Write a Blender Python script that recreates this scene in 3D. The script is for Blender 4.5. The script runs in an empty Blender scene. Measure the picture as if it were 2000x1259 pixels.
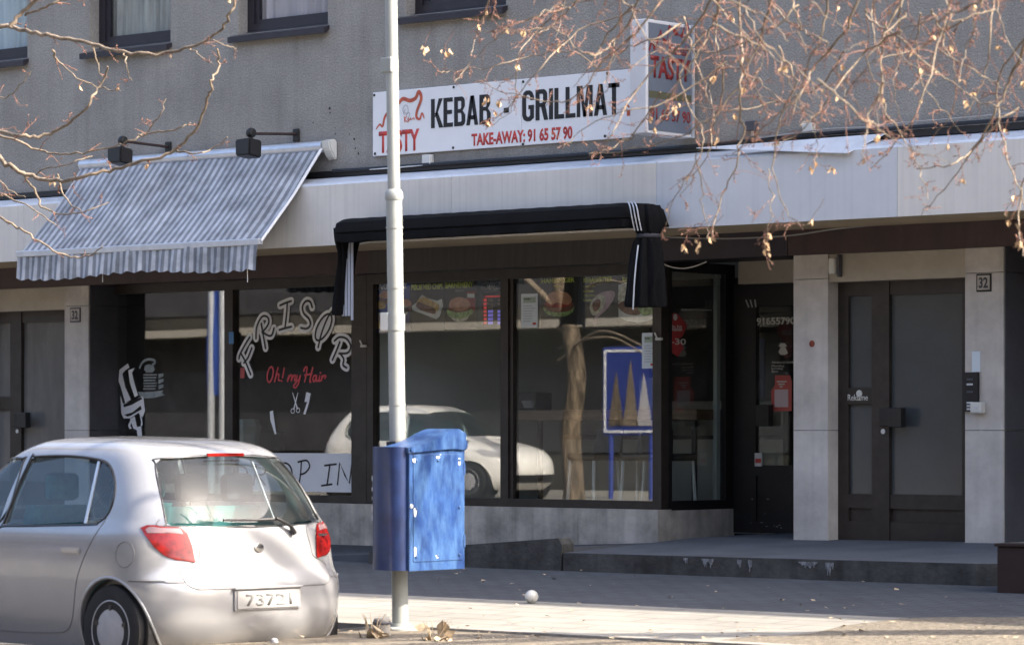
import bpy, bmesh, math, random
from mathutils import Vector, Matrix
random.seed(7)
S = bpy.context.scene
COL = S.collection
R = math.radians

# ------------------------------------------------------------------ camera, world, sun
FPX = 6400.0
TH = math.atan(FPX / 7500.0)
CS, SN = math.cos(TH), math.sin(TH)
D0, EYE = 29.4, 1.54
CAM = (D0 * SN, -D0 * CS, EYE)

def at(px, py, Y):
    """world point on the facade-parallel plane Y for a place measured in the photograph"""
    u = (px - 1000) / FPX
    d = (Y - CAM[1]) / (CS + u * SN)
    return (CAM[0] + d * (-SN + u * CS), Y, EYE + d * (840 - py) / FPX)

def ground_at(px, py):
    """point on the gently falling pavement z = .40 + .03 Y"""
    u = (px - 1000) / FPX
    k = (840 - py) / FPX
    d = (.40 + .03 * CAM[1] - EYE) / (k - .03 * (CS + u * SN))
    return (CAM[0] + d * (-SN + u * CS), CAM[1] + d * (CS + u * SN))

cd = bpy.data.cameras.new('camera'); cam = bpy.data.objects.new('camera', cd); COL.objects.link(cam)
cam.location = CAM
cam.rotation_euler = (R(90), 0, TH)
cd.sensor_width = 36; cd.lens = FPX / 2000 * 36
cd.shift_y = 210.5 / 2000
cd.clip_start = .5; cd.clip_end = 600
cd.dof.use_dof = True; cd.dof.focus_distance = 28.0; cd.dof.aperture_fstop = 3.8
S.camera = cam

SUN_AZ, SUN_EL = R(25), R(39)
sv = Vector((math.cos(SUN_EL) * math.cos(SUN_AZ), math.cos(SUN_EL) * math.sin(SUN_AZ), math.sin(SUN_EL)))
w = bpy.data.worlds.new('World'); S.world = w; w.use_nodes = True
nt = w.node_tree; bg = nt.nodes['Background']
sky = nt.nodes.new('ShaderNodeTexSky'); sky.sky_type = 'NISHITA'; sky.sun_disc = False
sky.dust_density = 6.0; sky.ozone_density = 1.6; sky.air_density = .9; sky.sun_elevation = SUN_EL; sky.sun_rotation = math.pi / 2 - SUN_AZ
nt.links.new(sky.outputs[0], bg.inputs[0]); bg.inputs[1].default_value = .15
sd = bpy.data.lights.new('sun', 'SUN'); sun = bpy.data.objects.new('sun', sd); COL.objects.link(sun)
sd.energy = 3.7; sd.angle = R(.55); sd.color = (1.0, .90, .76)
sun.rotation_euler = (-sv).to_track_quat('-Z', 'Y').to_euler()
sun.location = (20, 5, 20)
S.view_settings.view_transform = 'Standard'; S.view_settings.look = 'None'
S.view_settings.exposure = 1.9; S.view_settings.gamma = 1
S.render.engine = 'CYCLES'
S.cycles.max_bounces = 8; S.cycles.transparent_max_bounces = 12
S.cycles.caustics_reflective = False; S.cycles.caustics_refractive = False
S.cycles.use_denoising = True

# ------------------------------------------------------------------ materials
def mat(name, col, rough=.6, metal=0, var=0, vscale=6, bump=0, bscale=60, streak=0, coat=0, emit=0, spec=.5, stretch=(1, 1, 1), col2=None, sfreq=9):
    m = bpy.data.materials.new(name); m.use_nodes = True
    t = m.node_tree; b = t.nodes['Principled BSDF']
    b.inputs['Base Color'].default_value = (*col, 1); b.inputs['Roughness'].default_value = rough
    b.inputs['Metallic'].default_value = metal; b.inputs['Specular IOR Level'].default_value = spec
    if coat: b.inputs['Coat Weight'].default_value = coat; b.inputs['Coat Roughness'].default_value = .08
    if emit: b.inputs['Emission Color'].default_value = (*col, 1); b.inputs['Emission Strength'].default_value = emit
    N, L = t.nodes.new, t.links.new
    geo = N('ShaderNodeNewGeometry')
    def vec(s):
        mp = N('ShaderNodeMapping'); mp.inputs['Scale'].default_value = s
        L(geo.outputs['Position'], mp.inputs['Vector']); return mp.outputs[0]
    src = None
    if var or col2:
        n = N('ShaderNodeTexNoise'); n.inputs['Scale'].default_value = vscale; n.inputs['Detail'].default_value = 8; n.inputs['Roughness'].default_value = .65
        L(vec(stretch), n.inputs['Vector'])
        mx = N('ShaderNodeMix'); mx.data_type = 'RGBA'
        c2 = col2 or tuple(max(0, c * (1 - var)) for c in col); c1 = col if col2 else tuple(min(1, c * (1 + var * .6)) for c in col)
        mx.inputs[6].default_value = (*c1, 1); mx.inputs[7].default_value = (*c2, 1)
        rp = N('ShaderNodeMapRange'); rp.inputs[1].default_value = .35; rp.inputs[2].default_value = .65
        L(n.outputs[0], rp.inputs[0]); L(rp.outputs[0], mx.inputs[0]); src = mx.outputs[2]
    if streak:
        n = N('ShaderNodeTexNoise'); n.inputs['Scale'].default_value = 1; n.inputs['Detail'].default_value = 6
        L(vec((sfreq, sfreq, .35)), n.inputs['Vector'])
        rp = N('ShaderNodeMapRange'); rp.inputs[1].default_value = .48; rp.inputs[2].default_value = .72; rp.inputs[3].default_value = 1; rp.inputs[4].default_value = 1 - streak
        L(n.outputs[0], rp.inputs[0])
        mx = N('ShaderNodeMix'); mx.data_type = 'RGBA'; mx.blend_type = 'MULTIPLY'; mx.inputs[0].default_value = 1
        if src: L(src, mx.inputs[6])
        else: mx.inputs[6].default_value = (*col, 1)
        L(rp.outputs[0], mx.inputs[7]); src = mx.outputs[2]
    if src: L(src, b.inputs['Base Color'])
    if bump:
        n = N('ShaderNodeTexNoise'); n.inputs['Scale'].default_value = bscale; n.inputs['Detail'].default_value = 6
        L(vec((1, 1, 1)), n.inputs['Vector'])
        bp = N('ShaderNodeBump'); bp.inputs['Strength'].default_value = bump; bp.inputs['Distance'].default_value = .02
        L(n.outputs[0], bp.inputs['Height']); L(bp.outputs[0], b.inputs['Normal'])
    m['src'] = 1
    return m

def nodes_of(m):
    t = m.node_tree
    return t, t.nodes.new, t.links.new, t.nodes['Principled BSDF']

def glass(name, tint=(.92, .96, .95), ior=1.75, rough=0.0, wob=.0, dust=0):
    m = bpy.data.materials.new(name); m.use_nodes = True; t = m.node_tree; N, L = t.nodes.new, t.links.new
    t.nodes.remove(t.nodes['Principled BSDF'])
    tr = N('ShaderNodeBsdfTransparent'); tr.inputs[0].default_value = (*tint, 1)
    gl = N('ShaderNodeBsdfGlossy'); gl.inputs['Roughness'].default_value = rough
    fr = N('ShaderNodeFresnel'); gb = N('ShaderNodeNewGeometry'); iv = N('ShaderNodeMapRange'); iv.inputs[3].default_value = ior; iv.inputs[4].default_value = 1 / ior
    L(gb.outputs['Backfacing'], iv.inputs[0]); L(iv.outputs[0], fr.inputs[0])
    mx = N('ShaderNodeMixShader'); L(fr.outputs[0], mx.inputs[0]); L(tr.outputs[0], mx.inputs[1]); L(gl.outputs[0], mx.inputs[2])
    if wob:
        geo = N('ShaderNodeNewGeometry'); n = N('ShaderNodeTexNoise'); n.inputs['Scale'].default_value = .9; n.inputs['Detail'].default_value = 1
        L(geo.outputs['Position'], n.inputs['Vector']); bp = N('ShaderNodeBump'); bp.inputs['Strength'].default_value = wob; bp.inputs['Distance'].default_value = .02
        L(n.outputs[0], bp.inputs['Height']); L(bp.outputs[0], gl.inputs['Normal']); 
    out = mx.outputs[0]
    if dust:
        df = N('ShaderNodeBsdfDiffuse'); df.inputs[0].default_value = (.5, .5, .48, 1); g2 = N('ShaderNodeNewGeometry'); n2 = N('ShaderNodeTexNoise'); n2.inputs['Scale'].default_value = 5; n2.inputs['Detail'].default_value = 7
        L(g2.outputs['Position'], n2.inputs['Vector']); r2 = N('ShaderNodeMapRange'); r2.inputs[1].default_value = .3; r2.inputs[2].default_value = .75; r2.inputs[3].default_value = dust * .3; r2.inputs[4].default_value = dust
        L(n2.outputs[0], r2.inputs[0]); m2 = N('ShaderNodeMixShader'); L(r2.outputs[0], m2.inputs[0]); L(out, m2.inputs[1]); L(df.outputs[0], m2.inputs[2]); out = m2.outputs[0]
    L(out, t.nodes['Material Output'].inputs[0])
    return m

M = {}
M['render'] = mat('grey_roughcast', (.345, .33, .305), .95, var=.16, vscale=1.6, bump=.5, bscale=60, streak=.12)
# fine speckle of the roughcast
t, N, L, b = nodes_of(M['render'])
_l = b.inputs['Base Color'].links[0].from_socket
_g = N('ShaderNodeNewGeometry'); _v = N('ShaderNodeTexNoise'); _v.inputs['Scale'].default_value = 52; _v.inputs['Detail'].default_value = 8; _v.inputs['Roughness'].default_value = .8
L(_g.outputs['Position'], _v.inputs['Vector'])
_r = N('ShaderNodeMapRange'); _r.inputs[1].default_value = .36; _r.inputs[2].default_value = .66; _r.inputs[3].default_value = .66; _r.inputs[4].default_value = 1.18
L(_v.outputs[0], _r.inputs[0]); _m = N('ShaderNodeMix'); _m.data_type = 'RGBA'; _m.blend_type = 'MULTIPLY'; _m.inputs[0].default_value = 1
L(_l, _m.inputs[6]); L(_r.outputs[0], _m.inputs[7]); L(_m.outputs[2], b.inputs['Base Color'])
M['fascia'] = mat('white_sheet_metal', (.74, .705, .65), .5, var=.09, vscale=1.2, streak=.11, sfreq=26)
M['fascia_b'] = mat('grey_white_sheet_metal', (.62, .635, .66), .5, var=.08, vscale=1.2, streak=.07, sfreq=20)
M['flash'] = mat('sky_tinted_flashing', (.66, .70, .76), .4, var=.12, vscale=4)  # sky light on the sloped top put into the colour as blue
M['soffit'] = mat('bounce_tinted_soffit', (.70, .56, .36), .7, var=.12, vscale=2)  # tan tone carries the light bounced up from sunlit paving
M['beam'] = mat('brown_painted_beam', (.055, .030, .030), .5, var=.35, vscale=2.5, streak=.25)
M['beam_k'] = mat('dark_slatted_beam', (.040, .034, .033), .55, var=.3, vscale=5, stretch=(6, 1, .4))
M['frame'] = mat('dark_brown_frame', (.030, .023, .019), .45, var=.35, vscale=8)
M['frame_blk'] = mat('black_frame', (.010, .009, .010), .5, var=.3, vscale=8)
M['stone'] = mat('pale_stone', (.60, .56, .51), .7, var=.24, vscale=1.8, streak=.12, bump=.12, bscale=25)
M['lintel'] = mat('yellowed_stone_lintel', (.46, .41, .33), .75, var=.16, vscale=2.2, bump=.1, bscale=25)
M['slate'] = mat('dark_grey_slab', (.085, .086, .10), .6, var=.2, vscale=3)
M['basewall'] = mat('stained_stone_plinth', (.52, .475, .415), .8, var=.42, vscale=2.2, streak=.3, bump=.25, bscale=20)
M['conc'] = mat('dark_weathered_concrete', (.075, .072, .066), .9, var=.5, vscale=3.5, streak=.35, bump=.4, bscale=25)
M['plat'] = mat('platform_concrete', (.085, .092, .106), .9, var=.2, vscale=2, bump=.3, bscale=30)
M['black'] = mat('black_metal', (.012, .012, .013), .45)
M['sill'] = mat('plum_black_sill_metal', (.028, .024, .032), .35, var=.2, vscale=5)
M['white'] = mat('white_board', (.80, .81, .83), .4, var=.03, vscale=3)
M['paper'] = mat('white_paper', (.72, .80, .86), .7)
M['txtblack'] = mat('black_lettering', (.006, .006, .008), .5)
M['red'] = mat('red_lettering', (.50, .045, .035), .5)
M['txtwhite'] = mat('white_lettering', (.90, .91, .93), .5)
M['yellow'] = mat('yellow_lettering', (.85, .92, .16), .5)
M['pane'] = glass('window_glass', (.95, .975, .97), 1.95, wob=.010)
M['pane_up'] = glass('upper_window_glass', (.94, .97, .98), 1.5)
M['frost'] = mat('frosted_door_glass', (.075, .085, .09), .16, var=.12, vscale=1.5, spec=.6)
M['frost_l'] = mat('frosted_grey_glass', (.16, .16, .155), .16, var=.25, vscale=2, spec=.6, stretch=(2, 1, .5))
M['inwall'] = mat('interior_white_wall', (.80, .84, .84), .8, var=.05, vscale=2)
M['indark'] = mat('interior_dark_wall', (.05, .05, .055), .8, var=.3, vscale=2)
M['infloor'] = mat('interior_floor_tile', (.45, .44, .42), .5, var=.2, vscale=3)
M['cloth_blk'] = mat('black_awning_cloth', (.0035, .0035, .0045), .85, spec=.2, var=.4, vscale=4, bump=.25, bscale=14)
M['alu'] = mat('grey_aluminium', (.62, .65, .70), .35, metal=.5, var=.1, vscale=10)
M['pole'] = mat('white_painted_pole', (.33, .35, .34), .45, var=.10, vscale=5, streak=.1)
M['cable'] = mat('grey_cable', (.35, .34, .33), .6)
M['boxw'] = mat('white_plastic_box', (.66, .66, .62), .5)
M['rubber'] = mat('tyre_rubber', (.018, .018, .019), .8, var=.3, vscale=12)
M['glassdark'] = mat('dark_plastic', (.015, .015, .017), .3)
M['plum'] = mat('purple_brown_planter', (.03, .014, .010), .7, var=.3, vscale=6)

# striped cloth of the grey awning: narrow white and grey stripes
m = mat('grey_striped_awning_cloth', (.5, .5, .5), .85); M['stripe'] = m
t, N, L, b = nodes_of(m)
g = N('ShaderNodeNewGeometry'); sp = N('ShaderNodeSeparateXYZ'); L(g.outputs['Position'], sp.inputs[0])
ml = N('ShaderNodeMath'); ml.operation = 'MULTIPLY'; ml.inputs[1].default_value = 2 * math.pi / .088; L(sp.outputs[0], ml.inputs[0])
si = N('ShaderNodeMath'); si.operation = 'SINE'; L(ml.outputs[0], si.inputs[0])
rp = N('ShaderNodeMapRange'); rp.inputs[1].default_value = -.35; rp.inputs[2].default_value = .35; L(si.outputs[0], rp.inputs[0])
nz = N('ShaderNodeTexNoise'); nz.inputs['Scale'].default_value = 3.0; nz.inputs['Detail'].default_value = 9; nz.inputs['Roughness'].default_value = .7; L(g.outputs['Position'], nz.inputs['Vector'])
mx = N('ShaderNodeMix'); mx.data_type = 'RGBA'; mx.inputs[6].default_value = (.245, .265, .30, 1); mx.inputs[7].default_value = (.55, .58, .63, 1); L(rp.outputs[0], mx.inputs[0])
r2 = N('ShaderNodeMapRange'); r2.inputs[1].default_value = .35; r2.inputs[2].default_value = .62; r2.inputs[3].default_value = .5; r2.inputs[4].default_value = 1.0; L(nz.outputs[0], r2.inputs[0])
m2 = N('ShaderNodeMix'); m2.data_type = 'RGBA'; m2.blend_type = 'MULTIPLY'; m2.inputs[0].default_value = 1; L(mx.outputs[2], m2.inputs[6]); L(r2.outputs[0], m2.inputs[7]); L(m2.outputs[2], b.inputs['Base Color'])

# paving: small setts on the shaded pavement
def paving(name, c1, c2, mortar, sc, var):
    m = mat(name, c1, .85); t, N, L, b = nodes_of(m)
    g = N('ShaderNodeNewGeometry'); br = N('ShaderNodeTexBrick')
    br.inputs['Color1'].default_value = (*c1, 1); br.inputs['Color2'].default_value = (*c2, 1); br.inputs['Mortar'].default_value = (*mortar, 1)
    br.inputs['Scale'].default_value = sc; br.inputs['Mortar Size'].default_value = .018; br.inputs['Brick Width'].default_value = .5; br.inputs['Row Height'].default_value = .25
    L(g.outputs['Position'], br.inputs['Vector'])
    n = N('ShaderNodeTexNoise'); n.inputs['Scale'].default_value = 1.3; n.inputs['Detail'].default_value = 9; n.inputs['Roughness'].default_value = .68; L(g.outputs['Position'], n.inputs['Vector'])
    r = N('ShaderNodeMapRange'); r.inputs[1].default_value = .3; r.inputs[2].default_value = .7; r.inputs[3].default_value = 1 - var; r.inputs[4].default_value = 1 + var * .5; L(n.outputs[0], r.inputs[0])
    mx = N('ShaderNodeMix'); mx.data_type = 'RGBA'; mx.blend_type = 'MULTIPLY'; mx.inputs[0].default_value = 1; L(br.outputs[0], mx.inputs[6]); L(r.outputs[0], mx.inputs[7]); L(mx.outputs[2], b.inputs['Base Color'])
    bp = N('ShaderNodeBump'); bp.inputs['Strength'].default_value = .4; bp.inputs['Distance'].default_value = .01; L(br.outputs[1], bp.inputs['Height']); bp.invert = True; L(bp.outputs[0], b.inputs['Normal'])
    return m
M['pave'] = paving('shade_toned_setts', (.070, .077, .090), (.053, .059, .071), (.022, .025, .030), 2.2, .25)  # setts made darker and bluer, building shade put into their colour
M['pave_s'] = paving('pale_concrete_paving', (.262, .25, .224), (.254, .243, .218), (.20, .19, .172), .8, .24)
M['road'] = mat('worn_asphalt', (.085, .08, .076), .9, var=.3, vscale=3, bump=.4, bscale=120)
M['gravel'] = mat('tan_gravel', (.185, .158, .122), .95, var=.5, vscale=22, bump=.9, bscale=55)
M['kerb'] = mat('granite_kerb', (.28, .265, .24), .8, var=.25, vscale=9)

# ------------------------------------------------------------------ object helpers
W = {}                                   # world origin of every empty and part
def tag(o, label=None, cat=None, group=None, kind=None):
    if label: o['label'] = label
    if cat: o['category'] = cat
    if group: o['group'] = group
    if kind: o['kind'] = kind
    return o

def thing(name, loc, label, cat, group=None):
    o = bpy.data.objects.new(name, None); o.empty_display_size = .2; COL.objects.link(o)
    o.location = loc; W[o] = Vector(loc)
    return tag(o, label, cat, group)

class MB:
    def __init__(s): s.bm = bmesh.new()
    def box(s, x0, x1, y0, y1, z0, z1, bev=0):
        vs = [s.bm.verts.new(p) for p in ((x0, y0, z0), (x1, y0, z0), (x1, y1, z0), (x0, y1, z0), (x0, y0, z1), (x1, y0, z1), (x1, y1, z1), (x0, y1, z1))]
        fs = [s.bm.faces.new([vs[i] for i in q]) for q in ((3, 2, 1, 0), (4, 5, 6, 7), (0, 1, 5, 4), (1, 2, 6, 5), (2, 3, 7, 6), (3, 0, 4, 7))]
        if bev:
            es = {e for f in fs for e in f.edges}
            bmesh.ops.bevel(s.bm, geom=list(es), offset=bev, segments=2, affect='EDGES', profile=.5)
        return s
    def poly(s, pts):
        vs = [s.bm.verts.new(p) for p in pts]
        try: s.bm.faces.new(vs)
        except ValueError: pass
        return s
    def prism(s, pts, d):
        """closed polygon (3d points) pushed along vector d"""
        d = Vector(d); a = [s.bm.verts.new(p) for p in pts]; b_ = [s.bm.verts.new(Vector(p) + d) for p in pts]
        n = len(pts); s.bm.faces.new(a); s.bm.faces.new(b_[::-1])
        for i in range(n): s.bm.faces.new((a[i], b_[i], b_[(i + 1) % n], a[(i + 1) % n]))
        return s
    def grid(s, fn, nu, nv):
        vs = [[s.bm.verts.new(fn(i / nu, j / nv)) for j in range(nv + 1)] for i in range(nu + 1)]
        for i in range(nu):
            for j in range(nv):
                s.bm.faces.new((vs[i][j], vs[i + 1][j], vs[i + 1][j + 1], vs[i][j + 1]))
        return s
    def tube(s, pts, rad, n=8, caps=True):
        pts = [Vector(p) for p in pts]
        if not hasattr(rad, '__len__'): rad = [rad] * len(pts)
        rings = []; up = None
        for i, p in enumerate(pts):
            d = (pts[min(i + 1, len(pts) - 1)] - pts[max(i - 1, 0)])
            if d.length < 1e-9: d = Vector((0, 0, 1))
            d.normalize()
            if up is None:
                up = Vector((0, 0, 1)) if abs(d.z) < .9 else Vector((1, 0, 0))
            a = d.cross(up)
            if a.length < 1e-5: a = d.cross(Vector((.3, 1, .2)))
            a.normalize(); c_ = a.cross(d); c_.normalize(); up = c_
            rings.append([s.bm.verts.new(p + (a * math.cos(2 * math.pi * k / n) + c_ * math.sin(2 * math.pi * k / n)) * rad[i]) for k in range(n)])
        for i in range(len(rings) - 1):
            for k in range(n):
                s.bm.faces.new((rings[i][k], rings[i][(k + 1) % n], rings[i + 1][(k + 1) % n], rings[i + 1][k]))
        if caps:
            s.bm.faces.new(rings[0][::-1]); s.bm.faces.new(rings[-1])
        return s
    def lathe(s, prof, c, axis='z', n=32):
        rings = []
        for r, h in prof:
            ring = []
            for k in range(n):
                a = 2 * math.pi * k / n; u, v = r * math.cos(a), r * math.sin(a)
                p = {'z': (u, v, h), 'y': (u, h, v), 'x': (h, u, v)}[axis]
                ring.append(s.bm.verts.new(Vector(c) + Vector(p)))
            rings.append(ring)
        for i in range(len(rings) - 1):
            for k in range(n): s.bm.faces.new((rings[i][k], rings[i][(k + 1) % n], rings[i + 1][(k + 1) % n], rings[i + 1][k]))
        if prof[0][0] > 1e-6: s.bm.faces.new(rings[0][::-1])
        if prof[-1][0] > 1e-6: s.bm.faces.new(rings[-1])
        return s
    def build(s, name, m, parent=None, smooth=None, loc=None):
        bmesh.ops.remove_doubles(s.bm, verts=s.bm.verts, dist=1e-6)
        bmesh.ops.recalc_face_normals(s.bm, faces=s.bm.faces)
        o0 = W[parent] if parent else Vector(loc or (0, 0, 0))
        bmesh.ops.translate(s.bm, verts=s.bm.verts, vec=-o0)
        me = bpy.data.meshes.new(name); s.bm.to_mesh(me); s.bm.free()
        ms = m if isinstance(m, (list, tuple)) else [m]
        for q in ms: me.materials.append(q)
        if smooth is not None:
            for p in me.polygons: p.use_smooth = True
            me.set_sharp_from_angle(angle=R(smooth))
        o = bpy.data.objects.new(name, me); COL.objects.link(o)
        if parent: o.parent = parent; W[o] = Vector(W[parent])
        else: o.location = o0; W[o] = o0
        return o

def copy_tree(o, loc=None, parent=None):
    c = o.copy(); COL.objects.link(c)
    if parent: c.parent = parent
    if loc: c.location = loc
    W[c] = Vector(c.location)
    for ch in list(o.children): copy_tree(ch, None, c)
    return c

def smooth_pts(pts, k=5, closed=False):
    P = [Vector(p) for p in pts]; n = len(P); out = []
    if n < 3: return P
    for i in range(n if closed else n - 1):
        p0 = P[(i - 1) % n] if closed or i > 0 else P[0]; p1 = P[i]; p2 = P[(i + 1) % n]
        p3 = P[(i + 2) % n] if closed or i + 2 < n else P[-1]
        for j in range(k):
            u = j / k
            out.append(.5 * ((2 * p1) + (p2 - p0) * u + (2 * p0 - 5 * p1 + 4 * p2 - p3) * u * u + (3 * p1 - p0 - 3 * p2 + p3) * u ** 3))
    if not closed: out.append(P[-1])
    return out

_rib = [0]
def ribbon(mb, pts, wd, closed=False, depth=.0015):
    """flat stroke with round ends in the XZ plane through pts (3d)"""
    _rib[0] += 1; off = .0005 * (_rib[0] % 5)          # strokes that cross never share a plane
    P = [Vector(p) - Vector((0, off + 1.2e-5 * i, 0)) for i, p in enumerate(pts)]; n = len(P); Lf, Rt = [], []
    for i in range(n):
        a = P[(i - 1) % n] if closed or i else P[0]; c = P[(i + 1) % n] if closed or i < n - 1 else P[-1]
        d = c - a; d.y = 0
        if d.length < 1e-9: d = Vector((1, 0, 0))
        d.normalize(); nn = Vector((-d.z, 0, d.x)); ww = wd[i] / 2 if hasattr(wd, '__len__') else wd / 2
        Lf.append(P[i] + nn * ww); Rt.append(P[i] - nn * ww)
    v = [(mb.bm.verts.new(a), mb.bm.verts.new(b_)) for a, b_ in zip(Lf, Rt)]
    for i in range(n if closed else n - 1):
        j = (i + 1) % n
        mb.bm.faces.new((v[i][0], v[j][0], v[j][1], v[i][1]))
    if not closed:
        for i, sg in ((0, -1), (n - 1, 1)):
            ww = (wd[i] if hasattr(wd, '__len__') else wd) / 2
            d = (P[1] - P[0]) if i == 0 else (P[-1] - P[-2]); d.normalize(); nn = Vector((-d.z, 0, d.x))
            arc = [P[i] + nn * ww * math.cos(a) + d * sg * ww * math.sin(a) for a in [math.pi * k / 6 for k in range(7)]]
            try: mb.bm.faces.new([mb.bm.verts.new(q) for q in arc])
            except ValueError: pass

def text_mesh(s, bold=0, shear=0):
    c = bpy.data.curves.new('t', 'FONT'); c.body = s; c.offset = bold; c.shear = shear; c.resolution_u = 4; c.extrude = 0
    o = bpy.data.objects.new('t', c); COL.objects.link(o)
    bpy.context.view_layer.update()
    me = bpy.data.meshes.new_from_object(o.evaluated_get(bpy.context.evaluated_depsgraph_get()))
    bpy.data.objects.remove(o); bpy.data.curves.remove(c)
    return me

def text(name, s, x0, x1, z0, z1, Y, m, parent=None, bold=.0, shear=0, extr=.002, axis='y'):
    """lettering fitted to a rectangle; axis y: on a wall facing the street, axis x: on a face looking along +X (x0, x1 are Y there, Y is X)"""
    me = text_mesh(s, bold, shear)
    xs = [v.co.x for v in me.vertices]; zs = [v.co.y for v in me.vertices]
    ax, bx, az, bz = min(xs), max(xs), min(zs), max(zs)
    bm = bmesh.new(); bm.from_mesh(me); bpy.data.meshes.remove(me)
    for v in bm.verts:
        X = x0 + (v.co.x - ax) / (bx - ax) * (x1 - x0); Z = z0 + (v.co.y - az) / (bz - az) * (z1 - z0)
        v.co = (X, Y, Z) if axis == 'y' else (Y, X, Z)
    r = bmesh.ops.extrude_face_region(bm, geom=list(bm.faces))
    for v in r['geom']:
        if isinstance(v, bmesh.types.BMVert): v.co += Vector((0, -extr, 0)) if axis == 'y' else Vector((extr, 0, 0))
    q = MB(); q.bm.free(); q.bm = bm
    return q.build(name, m, parent)

def ptext(name, s, pxl, pyt, pyb, pxr, Y, m, parent=None, **k):
    """lettering by the photo's left edge (top, bottom) and right edge"""
    a = at(pxl, pyt, Y); b_ = at(pxl, pyb, Y); c = at(pxr, pyt, Y)
    return text(name, s, a[0], c[0], b_[2], a[2], Y, m, parent, **k)

def ellipse(cx, cz, rx, rz, rot=0, n=20):
    c, s_ = math.cos(rot), math.sin(rot)
    return [(cx + rx * math.cos(a) * c - rz * math.sin(a) * s_, cz + rx * math.cos(a) * s_ + rz * math.sin(a) * c) for a in [2 * math.pi * k / n for k in range(n)]]

def flat(mb, pts2, Y, t=.0015):
    mb.prism([(x, Y, z) for x, z in pts2], (0, t, 0))
def P2(pts, Y):                          # photo points -> (X, Z) on plane Y
    return [(at(a, b_, Y)[0], at(a, b_, Y)[2]) for a, b_ in pts]
# ------------------------------------------------------------------ setting: ground, pavement, road
def gz(Y): return .40 + .03 * Y
XL, XR = -60, 45
def sheet(name, pts, m, holes=None):
    mb = MB(); mb.poly(pts); return tag(mb.build(name, m), kind='structure')
mb = MB(); mb.poly([(-300, -300, -.02), (300, -300, -.02), (300, 300, -.02), (-300, 300, -.02)]); tag(mb.build('ground', M['road']), kind='structure')
mb = MB(); mb.grid(lambda u, v: (XL + (XR - XL) * u, -14 + 10.0 * v - (.0 if v > 0 else 0), 0), 8, 2); tag(mb.build('road', M['road']), kind='structure')
# pavement slab, falling gently to the kerb
YS = -3.9                                # building's shadow line: setts darkened for the shade, pale concrete beyond
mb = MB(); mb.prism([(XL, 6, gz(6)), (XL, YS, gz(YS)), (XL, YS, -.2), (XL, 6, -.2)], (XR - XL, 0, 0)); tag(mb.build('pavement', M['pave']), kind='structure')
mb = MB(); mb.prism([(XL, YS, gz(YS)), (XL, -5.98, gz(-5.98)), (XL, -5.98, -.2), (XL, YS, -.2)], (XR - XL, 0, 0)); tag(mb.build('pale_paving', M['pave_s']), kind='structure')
mb = MB(); mb.prism([(XL, -5.98, gz(-6) + .012), (XL, -6.13, gz(-6) + .012), (XL, -6.13, -.2), (XL, -5.98, -.2)], (XR - XL, 0, 0)); tag(mb.build('kerb', M['kerb']), kind='structure')
# build-out of gravel between the parking bays
mb = MB(); mb.prism([(3.95, -6.13, .215), (3.95, -8.3, .205), (4.4, -8.7, .2), (XR, -8.7, .2), (XR, -6.13, .215)], (0, 0, -.4)); tag(mb.build('gravel_bed', M['gravel']), kind='structure')
def gp(px, py, dz=.006):
    x, y = ground_at(px, py); return (x, y, gz(y) + dz)
mb = MB(); pts = [gp(*p) for p in ((1330, 1262), (1420, 1249), (1490, 1241), (1530, 1243), (1590, 1236), (1650, 1222), (1700, 1216), (1760, 1208), (1850, 1206), (2080, 1206))]
pts += [(XR, pts[-1][1], gz(pts[-1][1]) + .006), (XR, -5.97, gz(-5.97) + .006), (pts[0][0] + .2, -5.97, gz(-5.97) + .006)]
mb.poly(pts); tag(mb.build('gravel_path', M['gravel']), kind='structure')
# far side of the street (seen only in the shop windows)
mb = MB(); mb.prism([(XL - 20, -14, .02), (XL - 20, -15, .16), (XL - 20, -19, .34), (XL - 20, -26, .36), (XL - 20, -26, -.2), (XL - 20, -14, -.2)], (130, 0, 0)); tag(mb.build('far_pavement', M['pave_s']), kind='structure')

# raised platform in front of the doors
A = .004
Xa = at(1100, 1084, -1.2)[0]; Xb = at(1905, 1098, -1.2)[0]
def pz(x, y):                            # top of the platform
    k = (y + 1.2) / 1.8
    zf = .520 + .004 * (x - 2.7); zb = .562 if x < 1.2 else .605 + .008 * (x - 2.7)
    return zf + (zb - zf) * min(k, 1.3)
edge = [(Xa, 2.3), (Xa, .6), (Xa, -1.2)] + [(Xa + (Xb - Xa) * i / 10, -1.2) for i in range(1, 11)]
edge += [(Xb + .50 * math.sin(a), -1.2 + .55 * (1 - math.cos(a))) for a in [math.pi / 2 * k / 6 for k in range(1, 7)]] + [(Xb + .5, .6), (Xb + .5, 2.3)]
mb = MB(); bm = mb.bm
top = [bm.verts.new((x, y, pz(x, y))) for x, y in edge]; lo = [bm.verts.new((x, y, .2)) for x, y in edge]
c = [bm.verts.new((Xa + (Xb + .5 - Xa) * i / 12, .6, pz(Xa + (Xb + .5 - Xa) * i / 12, .6))) for i in range(1, 12)]
fr = top[2:-2]
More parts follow.
